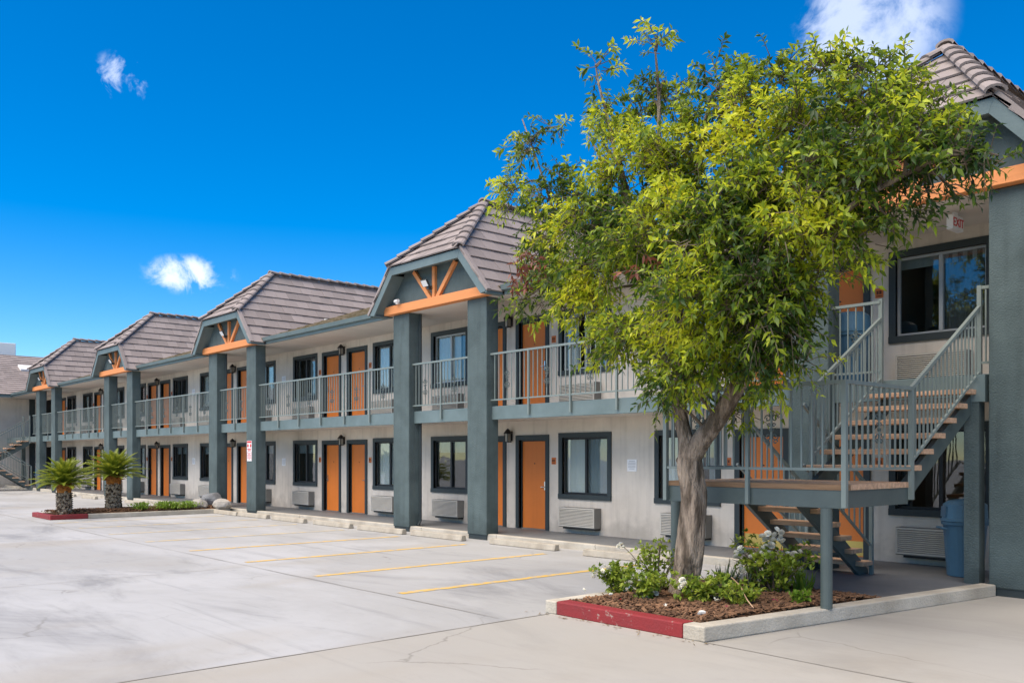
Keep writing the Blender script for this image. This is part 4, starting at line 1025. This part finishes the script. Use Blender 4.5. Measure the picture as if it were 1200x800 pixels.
# ------------------------------------------------------------------ foliage helpers
class Leaves:
    """collects many small bent leaves as one mesh"""
    def __init__(s): s.P = []; s.D = []; s.U = []; s.L = []; s.W = []
    def add(s, p, d, u, l, w): s.P.append(tuple(p)); s.D.append(tuple(d)); s.U.append(tuple(u)); s.L.append(l); s.W.append(w)
    def mesh(s, name, m, bend=.18):  # one mesh for all of them
        P, D, U = (np.array(a, dtype=np.float64).reshape(-1, 3) for a in (s.P, s.D, s.U)); L = np.array(s.L)[:, None]; W = np.array(s.W)[:, None]
        D /= np.linalg.norm(D, axis=1, keepdims=True); S = np.cross(D, U); S /= np.linalg.norm(S, axis=1, keepdims=True) + 1e-9; Nn = np.cross(S, D)
        dn = np.array([0, 0, -1.0])
        v = np.stack([P, P + D * L * .42 + S * W * .5 + Nn * W * .12, P + D * L * .42 - S * W * .5 + Nn * W * .12, P + D * L * .45 - Nn * W * .08, P + D * L + dn * L * bend], 1)
        n = len(P); co = v.reshape(-1, 3); base = (np.arange(n) * 5)[:, None]
        f = np.concatenate([base + np.array([[0, 3, 1]]), base + np.array([[0, 2, 3]]), base + np.array([[1, 3, 4]]), base + np.array([[3, 2, 4]])], 1).reshape(-1, 3)
        me = bpy.data.meshes.new(name); me.vertices.add(len(co)); me.vertices.foreach_set('co', co.ravel())
        me.loops.add(f.size); me.polygons.add(len(f)); me.loops.foreach_set('vertex_index', f.ravel().astype(np.int32))
        me.polygons.foreach_set('loop_start', np.arange(0, f.size, 3, dtype=np.int32)); me.polygons.foreach_set('loop_total', np.full(len(f), 3, dtype=np.int32))
        me.update(calc_edges=True); me.polygons.foreach_set('use_smooth', [True] * len(f)); me.materials.append(M[m]); return me
def rv(): 
    v = Vector((random.gauss(0, 1), random.gauss(0, 1), random.gauss(0, 1))); return v.normalized()
def lobj(name, me, parent, kind='stuff'):
    o = link(bpy.data.objects.new(name, me)); o.parent = parent
    if kind: o['kind'] = kind
    return o

# ------------------------------------------------------------------ the tree in the near bed
TX, TYY = -6.43, 8.35
tree = empty('leafy_tree', (TX, TYY, 0), 'leafy yellow-green tree with forked grey trunk in red-kerbed bed', 'tree')
Tb = Vector((TX, TYY, 0))
def tp(px, py, dy=0): return at(px, py, TYY + dy) - Tb
def wobble(a, b, n, amt):
    P = [a.lerp(b, i / n) for i in range(n + 1)]
    for i in range(1, n): P[i] = P[i] + rv() * amt
    return P
def smooth_path(ctrl, n=6):
    out = []
    for i in range(len(ctrl) - 1):
        p0, p1, p2, p3 = ctrl[max(0, i - 1)], ctrl[i], ctrl[i + 1], ctrl[min(len(ctrl) - 1, i + 2)]
        for k_ in range(n):
            t = k_ / n; out.append(.5 * ((2 * p1) + (p2 - p0) * t + (2 * p0 - 5 * p1 + 4 * p2 - p3) * t * t + (3 * p1 - p0 - 3 * p2 + p3) * t ** 3))
    out.append(ctrl[-1]); return out
def gnarled(path, rad, n=22, lob=.10):
    mb = MB(); mb.tube(path, rad, n)
    for i in range(len(path)):
        c_ = path[i]
        for k_ in range(n):
            v = Vector(mb.v[i * n + k_]); a = k_ / n * 6.28
            s_ = 1 + lob * (math.sin(3 * a + .35 * i) * .6 + math.sin(5 * a - .22 * i + 1) * .5 + math.sin(8 * a + .15 * i) * .3) + random.uniform(-.02, .02)
            mb.v[i * n + k_] = tuple(c_ + (v - c_) * s_)
    return mb
tr = smooth_path([tp(797, 714), tp(801, 690), tp(810, 640), tp(813, 590), tp(808, 555), tp(806, 522), tp(797, 480), tp(798, 430), tp(788, 380, .1)], 6)
nt_ = len(tr); rad = []
for i in range(nt_):
    t = i / (nt_ - 1); r_ = .156 * (1 - .20 * t) + .11 * max(0, 1 - t * 6) ** 1.3
    if t > .55: r_ *= 1 - .42 * min(1, (t - .55) / .12)
    rad.append(r_)
mb = gnarled(tr, rad, 30, .15); lpart('trunk', mb, 'bark', tree, smooth=True)
def limb(ctrl, r0, r1, n=10):
    P = smooth_path(ctrl, 5); k_ = len(P); mb = gnarled(P, [r0 + (r1 - r0) * (i / (k_ - 1)) ** .8 for i in range(k_)], n, .05); lpart('limb', mb, 'bark', tree, smooth=True); return P
nodes = []
nodes += limb([tp(804, 545), tp(820, 518), tp(846, 484), tp(872, 438), tp(893, 385, .1), tp(918, 310, .2), tp(950, 230, .2)], .135, .05, 14)
nodes += limb([tp(788, 382, .1), tp(770, 320, -.1), tp(742, 250, -.2), tp(722, 180, -.2)], .10, .03)
nodes += limb([tp(790, 390, .1), tp(800, 310, .3), tp(815, 220, .4), tp(830, 130, .3)], .085, .03)
nodes += limb([tp(780, 350, 0), tp(735, 320, .3), tp(690, 290, .4), tp(650, 250, .3)], .055, .02)
nodes += limb([tp(900, 365, .1), tp(940, 300, -.4), tp(1000, 240, -.5), tp(1070, 200, -.4)], .055, .02)
nodes += limb([tp(930, 280, .2), tp(960, 190, .4), tp(985, 110, .3), tp(990, 80, .3)], .05, .018)
nodes += limb([tp(722, 190, -.2), tp(715, 150, -.2), tp(702, 100, -.1), tp(698, 75, -.1)], .03, .008)
nodes += limb([tp(800, 300, .3), tp(775, 200, .1), tp(772, 110, .0), tp(768, 60, 0)], .045, .010)
nodes += limb([tp(690, 290, .4), tp(705, 200, .3), tp(690, 160, .2)], .028, .010)
nodes += limb([tp(650, 252, .3), tp(630, 190, .2), tp(612, 140, .2)], .02, .008)
lobes = [  # px, py, rx, ry, dy, density
    (622, 165, 36, 40, .2, .55), (600, 225, 22, 55, .1, .7), (650, 150, 26, 22, .3, .5), (655, 230, 58, 55, .1, .85), (640, 290, 50, 50, .2, .9), (632, 345, 40, 32, .0, .6), (612, 352, 26, 16, -.2, .5),
    (700, 78, 20, 22, -.1, .6), (712, 130, 34, 40, -.1, .8), (735, 190, 62, 60, -.3, .95), (768, 45, 22, 26, 0, .8), (780, 105, 44, 34, .1, .8), (755, 130, 36, 30, .1, .8),
    (700, 290, 62, 66, -.3, 1), (690, 350, 60, 45, -.2, .9), (745, 390, 58, 52, -.5, 1), (720, 395, 40, 30, -.5, .8), (775, 270, 72, 72, -.5, 1), (800, 180, 66, 62, -.2, 1),
    (848, 100, 48, 42, .1, .9), (880, 150, 60, 58, -.2, 1), (915, 90, 42, 32, .2, .8), (975, 82, 46, 34, .2, .85), (1020, 85, 42, 34, .2, .85), (955, 140, 60, 52, -.2, 1), (1025, 140, 58, 54, -.1, 1),
    (1080, 130, 42, 38, .0, .9), (1058, 92, 30, 24, .1, .6), (1085, 178, 46, 36, -.2, .8), (1145, 180, 34, 24, -.3, .7), (1170, 182, 18, 14, -.3, .6), (1105, 208, 28, 16, -.3, .4), (1036, 212, 56, 50, -.3, .95), (1045, 258, 30, 20, -.3, .6),
    (860, 260, 82, 82, -.6, 1), (945, 230, 78, 76, -.6, 1), (985, 278, 46, 40, -.5, .9), (940, 335, 44, 42, -.4, .9), (985, 312, 26, 18, -.4, .5), (830, 350, 78, 66, -.7, 1), (900, 350, 60, 62, -.7, 1),
    (800, 420, 55, 52, -.6, .95), (862, 405, 54, 40, -.4, 1), (905, 425, 36, 42, -.3, .9), (922, 395, 32, 40, -.4, .8), (938, 420, 20, 28, -.4, .6), (872, 482, 26, 22, .4, .6), (780, 455, 22, 20, -.4, .5), (768, 470, 20, 14, -.5, .5), (835, 455, 20, 34, .4, .5), (884, 470, 16, 16, .3, .5),
    (662, 318, 42, 40, -.3, .8), (682, 250, 42, 42, -.3, .8), (650, 270, 36, 36, -.2, .7), (1112, 168, 32, 24, -.3, .7), (1050, 170, 44, 40, -.4, .8),
    (840, 260, 90, 90, .7, .55), (940, 220, 90, 80, .8, .55), (740, 260, 70, 80, .7, .55), (850, 370, 80, 70, .6, .5)]
LV = Leaves(); tw = MB(); dry = Leaves(); twc = 0
cen = tp(850, 300)
PXM = 10.3 / FPX
def twig(p, d, n, ll, target, spread=1.0):
    global twc
    d = d.normalized(); L = random.uniform(.11, .22); side = d.cross(rv()).normalized(); oth = d.cross(side)
    for i in range(n):
        t = (i + .6) / n; q_ = p + d * L * t + Vector((0, 0, -.06 * t * t))
        a = i * 2.4 + random.uniform(-.3, .3); o_ = side * math.cos(a) + oth * math.sin(a)
        ld = (o_ * random.uniform(.7, 1.2) * spread + d * random.uniform(.35, 1.0) + Vector((0, 0, random.uniform(-.75, .20))))
        target.add(q_, ld, (Vector((0, 0, 1)) + rv() * .9), ll * random.uniform(.7, 1.25), ll * random.uniform(.32, .46))
    tw.tube([p - d * .10, p + d * L * .5 + Vector((0, 0, -.015)), p + d * L + Vector((0, 0, -.06))], [.006, .004, .002], 3, cap=False)
for (px, py, rx, ry, dy, den) in lobes:
    c_ = tp(px, py, dy); ax, az = max(.10, rx * PXM - .14), max(.09, ry * PXM - .14); ay = min(.75, (ax + az) * .5)
    # a branchlet from the nearest limb
    nn_ = min(nodes, key=lambda q_: (q_ - c_).length + max(0, q_.z - c_.z) * .7)
    P = smooth_path([nn_, nn_.lerp(c_, .5) + Vector((0, 0, .08)) + rv() * .06, c_], 4); m_ = MB(); k_ = len(P); m_.tube(P, [.022 - .015 * i / (k_ - 1) for i in range(k_)], 6); lpart('branch', m_, 'twig', tree)
    vol = (ax * ay * az) ** (1 / 3); n = int(den * 390 * (ax * az + ax * ay + ay * az) / 1.0) + 7
    rdir = Vector((CS, SN, 0)); fdir = Vector((-SN, CS, 0))
    subs = []
    for _ in range(max(3, n // 9)):
        u = rv(); r_ = random.random() ** .40
        subs.append(c_ + (rdir * u.x * ax + fdir * u.y * ay + Vector((0, 0, u.z * az))) * r_)
    for i in range(n):
        sc_ = subs[i % len(subs)]; p = sc_ + Vector((random.gauss(0, .085), random.gauss(0, .085), random.gauss(0, .07)))
        d_ = (p - sc_) * 4.0 + (p - c_) * .8 / max(.2, vol) + (p - cen).normalized() * .3 + Vector((0, 0, .25)) + rv() * .5
        twig(p, d_, random.randint(7, 12), random.choice((.065, .08, .092, .105)), LV)
for (px, py, rx, ry, dy) in ((625, 300, 16, 14, -.55), (614, 318, 12, 9, -.55), (757, 308, 8, 14, -1.1)):
    c_ = tp(px, py, dy)
    for _ in range(9 if px < 700 else 4): twig(c_ + Vector((random.gauss(0, rx * PXM * .6), random.gauss(0, .08), random.gauss(0, ry * PXM * .6))), rv() + Vector((0, 0, -.6)), 8, .10, dry)
lobj('foliage', LV.mesh('foliage', 'leaf'), tree); lobj('dry_foliage', dry.mesh('dry_foliage', 'leafred'), tree)
lpart('twigs', tw, 'twig', tree, kind='stuff', recalc=False)
print('leaves', len(LV.P))

# ------------------------------------------------------------------ bed plants
def bloom(mb, c_, r_):
    """double blossom: four whorls of cupped petals, the whole flower tilted at random"""
    e = Euler((random.uniform(-.9, .9), random.uniform(-.9, .9), 0)).to_matrix()
    for ring, (k_, tilt, rr) in enumerate(((7, -.15, 1.0), (7, .35, .95), (6, .8, .85), (5, 1.2, .7))):
        for i in range(k_):
            a = 6.28 * i / k_ + ring * .5 + random.uniform(-.2, .2); o_ = Vector((math.cos(a), math.sin(a), 0)); s_ = Vector((-math.sin(a), math.cos(a), 0))
            d_ = o_ * math.cos(tilt) + Vector((0, 0, math.sin(tilt))); p1 = d_ * r_ * rr; mid = p1 * .5 + Vector((0, 0, -.08 * r_)); w_ = r_ * .5 * rr
            mb.add([c_ + e @ q for q in (Vector((0, 0, 0)), mid + s_ * w_, p1 + s_ * w_ * .7 + Vector((0, 0, r_ * .12)), p1 - s_ * w_ * .7 + Vector((0, 0, r_ * .12)), mid - s_ * w_)], [(0, 1, 2, 3, 4)])
def rose_bush(px, py, w_, h_, nst, lab, Y=None, blooms=(), lleaf=.065, dens=30, m='rose', name='rose_bush'):
    Z = FPX * (CH - .17) / (py - HOR); u = (px - 600) / FPX; base = Vector((u * Z * CS - Z * SN, u * Z * SN + Z * CS, .155))
    ro = empty(name, base, lab, 'bush'); lv = Leaves(); st = MB()
    tips = []
    for i in range(nst):
        a = 6.28 * i / nst + random.uniform(-.4, .4); sp_ = random.uniform(.3, 1.0) * w_; top = Vector((math.cos(a) * sp_, math.sin(a) * sp_, h_ * random.uniform(.55, 1.0)))
        P = smooth_path([Vector((math.cos(a) * .02, math.sin(a) * .02, -.03)), top * .5 + Vector((0, 0, h_ * .12)) + rv() * .03, top], 4)
        st.tube(P, [.009 - .006 * k_ / (len(P) - 1) for k_ in range(len(P))], 5, cap=False); tips.append(top)
        for _ in range(dens):
            t = random.uniform(.22, 1) ; q_ = P[int(t * (len(P) - 1))] + rv() * random.uniform(.02, .10) * (w_ * 2 + .3)
            q_.z = max(q_.z, .03); 
            tp_ = rv() * .9 + Vector((0, 0, .25))
            for s_ in range(5): lv.add(q_, tp_ + rv() * .7, Vector((0, 0, 1)) + rv() * .5, lleaf * random.uniform(.7, 1.25), lleaf * random.uniform(.45, .65))
    lpart('stems', st, 'twig', ro, recalc=False); lobj('foliage', lv.mesh('foliage', m, .1), ro)
    for (bx, by, sz) in blooms:
        u = (bx - 600) / FPX; zb_ = CH + (HOR - by) / FPX * Z
        c_ = Vector((u * Z * CS - Z * SN, u * Z * SN + Z * CS, zb_)) - base + Vector((SN * .05, -CS * .05, 0))
        st2_ = MB(); st2_.tube(smooth_path([Vector((c_.x * .25, c_.y * .25, .03)), c_ * .55 + Vector((0, 0, .05)), c_], 3), .004, 4, cap=False); lpart('flower_stem', st2_, 'twig', ro, recalc=False)
        m_ = MB(); bloom(m_, c_, sz * .9)
        for _ in range(2): bloom(m_, c_ + rv() * sz * 1.3, sz * random.uniform(.5, .8)); o = lpart('flower', m_, 'petal', ro, recalc=False)
    return ro
rose_bush(770, 692, .40, .68, 12, 'tall sparse rose bush with dark stems left of the tree trunk', blooms=((727, 637, .035), (748, 652, .03)), dens=15, lleaf=.06)
rose_bush(722, 692, .30, .34, 12, 'low rose bush with white blooms at the red kerb corner', blooms=((699, 670, .05), (712, 664, .035), (735, 684, .035)), dens=20)
rose_bush(757, 702, .30, .30, 12, 'low yellowish rose bush in front of the tall sparse rose', blooms=((756, 699, .045), (738, 682, .04), (768, 694, .035)), dens=20)
rose_bush(818, 704, .40, .28, 15, 'spreading low rose bush in front of the tree trunk', blooms=((801, 684, .05), (812, 690, .04), (820, 706, .045), (838, 698, .04), (842, 704, .035)), dens=22)
rose_bush(868, 708, .30, .24, 11, 'small low rose bush right of the trunk among the bark', blooms=((838, 702, .02),), dens=18)
rose_bush(908, 694, .56, .66, 20, 'large rose bush with white bloom cluster before the stairs', blooms=((897, 631, .06), (907, 627, .06), (902, 638, .055), (892, 642, .045), (869, 647, .055), (861, 651, .04), (899, 648, .05), (929, 649, .055), (916, 633, .04), (868, 668, .05), (864, 674, .045), (882, 650, .035)), dens=26)
rose_bush(936, 707, .10, .16, 6, 'tiny bright green seedling by the pipe post', dens=12, m='spike', name='seedling')
def strap_plant(px, py, n, ln, wd, m, lab, name, upr=.8):
    Z = FPX * (CH - .17) / (py - HOR); u = (px - 600) / FPX; base = Vector((u * Z * CS - Z * SN, u * Z * SN + Z * CS, .14))
    ro = empty(name, base, lab, 'plant'); src = []
    for v_ in range(3):
        m_ = MB(); K = 7
        for i in range(K + 1):
            t = i / K; x = math.sin(t * (1.0 + .25 * v_)) * ln * .62; z = t * ln * (1 - .28 * t * (.6 + .3 * v_)); ww = wd * (1 - t ** 2.2) * .5 + .001
            m_.v += [(x, -ww, z + ww * .3), (x, 0, z), (x, ww, z + ww * .3)]
        m_.f = [f for i in range(K) for f in ((3 * i, 3 * i + 1, 3 * i + 4, 3 * i + 3), (3 * i + 1, 3 * i + 2, 3 * i + 5, 3 * i + 4))]
        src.append(mesh('leaf', m_, m, recalc=False, smooth=True))
    for i in range(n):
        o = link(bpy.data.objects.new('leaf', src[i % 3])); o.parent = ro; s_ = random.uniform(.6, 1.1)
        o.rotation_euler = (0, random.uniform(-.65, .25) * (1.2 - upr) * 2, 6.28 * i / n * 2.4 + random.uniform(-.3, .3)); o.scale = (s_ * random.uniform(.5, 1.1), 1, s_); o.location = (random.uniform(-.08, .08), random.uniform(-.08, .08), 0)
    return ro
strap_plant(848, 694, 44, .46, .026, 'strap', 'clump of dark strap leaves right of the tree trunk', 'strap_leaf_plant')
strap_plant(880, 690, 26, .40, .026, 'strap', 'dark strap-leaf clump between trunk and large white rose', 'strap_leaf_plant')
strap_plant(940, 692, 46, .36, .028, 'spike', 'bright green upright leafy clump beside the pipe post', 'leafy_clump')
# fallen blossoms
for i, (px, py, m, sz, lab) in enumerate(((780, 711, 'petal', .04, 'white fallen blossom on bark near the kerb middle'), (823, 720, 'petal', .05, 'white fallen blossom on bark above the kerb end'), (852, 713, 'pink', .035, 'pale red fallen blossom on bark under the low rose'), (864, 711, 'redp', .035, 'deep red fallen blossom on bark right of the low rose'), (908, 705, 'pink', .035, 'pink fallen blossom on bark before the large rose'), (716, 697, 'petal', .03, 'white fallen blossom beside the corner rose'), (727, 703, 'redp', .02, 'small red petal on bark behind the red kerb'), (684, 691, 'petal', .03, 'white fallen blossom at far corner of the bark bed'))):
    Z = FPX * (CH - .165) / (py - HOR); u = (px - 600) / FPX; m_ = MB(); bloom(m_, Vector((0, 0, 0)), sz)
    o = link(bpy.data.objects.new('fallen_blossom', mesh('fallen_blossom', m_, m, recalc=False))); o.location = (u * Z * CS - Z * SN, u * Z * SN + Z * CS, .165); tag(o, lab, 'blossom', 'fallen blossoms on the bark')
# bare cane lying by the big rose
cn = MB(); cn.tube(smooth_path([Vector((-5.85, 8.35, .42)), Vector((-5.65, 8.22, .36)), Vector((-5.45, 8.05, .26)), Vector((-5.3, 7.95, .20))], 4), [.006] * 12 + [.003], 6)
o = struct('bare_cane', cn, 'wood'); del o['kind']; tag(o, 'bare pale rose cane leaning out of the large rose bush', 'cane')

# ------------------------------------------------------------------ sago palms in the far island
def frond_mesh(v_):
    mb = MB(); n = 22; L = .92; pts = []
    for i in range(n + 1):
        t = i / n; pts.append(Vector((t * L * (1 - .10 * t * v_), 0, .30 * t * (1.25 + .2 * v_) - (.30 + .18 * v_) * t * t)))
    mb.tube(pts[::3] + [pts[-1]], [.011 - .008 * i / 8 for i in range(len(pts[::3]) + 1)], 4)
    for i in range(2, n + 1):
        t = i / n; ll = .17 * math.sin(math.pi * min(1, .12 + t * .86)) ** .6; p = pts[i]; d_ = (pts[i] - pts[i - 1]).normalized()
        for s_ in (-1, 1):
            tip = p + Vector((.45 * ll, s_ * ll * .85, .25 * ll)) ; w_ = d_ * .021
            mb.add([p - w_, p + w_, tip], [(0, 1, 2)])
    return mesh('frond', mb, 'frond', recalc=False)
fr_me = [frond_mesh(v_) for v_ in (0, .6, 1.2)]
def sago(loc, th, tr_, fs, lab, lean):
    ro = empty('sago_palm', loc, lab, 'palm tree', 'sago palms on the island')
    P = [Vector((lean * t * .12, 0, -.1 + (th + .1) * t)) for t in [i / 10 for i in range(11)]]
    mb = gnarled(P, [tr_ * (1.08 - .10 * i / 10) + random.uniform(-.012, .012) for i in range(11)], 20, .05); lpart('trunk', mb, 'palmtrunk', ro)
    # leaf-base scales standing off the trunk
    sc = MB()
    for i in range(9):
        z = .10 + i * (th - .14) / 9
        for k_ in range(13):
            a = 6.28 * (k_ + .5 * (i % 2)) / 13; o_ = Vector((math.cos(a), math.sin(a), 0)); s_ = Vector((-math.sin(a), math.cos(a), 0)); c_ = Vector((lean * .12 * z / th, 0, z)) + o_ * tr_ * .98
            sc.add([c_ + s_ * .04, c_ - s_ * .04, c_ + o_ * .045 + Vector((0, 0, .035)), c_ + Vector((0, 0, .06))], [(0, 1, 2), (0, 2, 3), (1, 3, 2)])
    lpart('leaf_bases', sc, 'palmtrunk', ro)
    f = MB(); f.lathe([(tr_ * .95, th - .05), (tr_ * 1.02, th + .06), (tr_ * .8, th + .2), (tr_ * .35, th + .3)], 18); fo = lpart('fibre_crown', f, 'fibre', ro); fo.location = (lean * .12, 0, 0)
    sh = MB()
    for i in range(70):
        a = random.uniform(0, 6.28); e_ = random.uniform(.1, 1.2); d_ = Vector((math.cos(a) * math.cos(e_), math.sin(a) * math.cos(e_), math.sin(e_))); b_ = Vector((lean * .12, 0, th + .04)) + d_ * tr_ * .7
        sh.tube([b_, b_ + d_ * .2], [.02, .006], 4)
    lpart('fibre_shoots', sh, 'fibre', ro)
    n = 96
    for i in range(n):
        el = -.05 + 1.35 * (i / n) + random.uniform(-.08, .08); a = i * 2.39996 + random.uniform(-.12, .12)
        o = link(bpy.data.objects.new('frond', fr_me[i % 3])); o.parent = ro; s_ = fs * random.uniform(.86, 1.06) * (1 - .12 * (i / n)); o.scale = (s_, s_, s_)
        o.location = (lean * .12, 0, th + .10 + .12 * i / n); o.rotation_euler = (random.uniform(-.15, .15), -el * .9, a)
    return ro
sago((-27.55, 7.25, .12), .66, .195, 1.0, 'shorter sago palm standing by the red kerb nose', -.3)
sago((-28.2, 8.78, .12), .86, .215, 1.08, 'taller sago palm set back from the red kerb nose', .3)
for i, (px, Y, h_, lab) in enumerate(((166, 9.35, .40, 'small green tuft nearest the taller palm'), (194, 9.95, .42, 'green tuft between two others behind the palms'), (206, 10.25, .40, 'green tuft in middle of the island row'), (222, 10.7, .40, 'green tuft next to the pale boulders'))):
    x = min(FX1 - .3, atY(px, Y)); x = max(FX0 + .3, x)
    Y2 = Y
    strap = empty('green_tuft', (x, Y2, .16), lab, 'plant', 'tufts on the island'); lv = Leaves()
    for _ in range(260):
        d_ = Vector((random.gauss(0, .5), random.gauss(0, .5), random.uniform(.35, 1))); p = Vector((random.gauss(0, .12), random.gauss(0, .12), random.uniform(0, h_ * .45)))
        lv.add(p, d_, Vector((0, 0, 1)) + rv() * .6, random.uniform(.1, .2), .03)
    lobj('foliage', lv.mesh('foliage', 'spike', .25), strap)
def boulder(loc, s_, m, lab, seed):
    bm = bmesh.new(); bmesh.ops.create_icosphere(bm, subdivisions=3, radius=1); rn = random.Random(seed)
    ax = [(Vector((rn.gauss(0, 1), rn.gauss(0, 1), rn.gauss(0, 1))).normalized(), rn.uniform(.68, .95)) for _ in range(12)]
    for v in bm.verts:
        for a, dd in ax:
            e_ = v.co.dot(a) - dd
            if e_ > 0: v.co -= a * e_ * .85
        v.co += v.normal * rn.uniform(-.015, .015)
        v.co = Vector((v.co.x * s_[0], v.co.y * s_[1], v.co.z * s_[2]))
    me = bpy.data.meshes.new('boulder'); bm.to_mesh(me); bm.free(); me.materials.append(M[m])
    o = link(bpy.data.objects.new('boulder', me)); o.location = loc; tag(o, lab, 'boulder', 'boulders on the island')
boulder((-27.62, 11.15, .25), (.30, .30, .19), 'rock', 'pale rounded boulder on the island beside the tufts', 3)
boulder((-28.0, 11.75, .36), (.40, .34, .29), 'rockg', 'grey boulder behind the two pale ones', 5)
boulder((-27.2, 11.75, .25), (.35, .30, .21), 'rock', 'pale boulder against the teal column on the island', 8)
# leaf litter along the kerbs
lit = Leaves()
for _ in range(80):
    if random.random() < .6:
        y = 6.9 - abs(random.gauss(0, .10)); x = random.uniform(-7.6, -5.0)
        if y > 6.9: y = 6.9 - random.random() * .15
    else: x = random.uniform(-24, -7.6); y = 12.0 - abs(random.gauss(0, .12))
    lit.add((x, y, .012), (random.gauss(0, 1), random.gauss(0, 1), random.uniform(0, .25)), (0, 0, 1), random.uniform(.025, .07), random.uniform(.012, .025))
o = link(bpy.data.objects.new('leaf_litter', lit.mesh('leaf_litter', 'litter', 0)))
o['kind'] = 'stuff'; o['label'] = 'dry fallen leaves scattered on the pavement along the kerbs'; o['category'] = 'leaf litter'
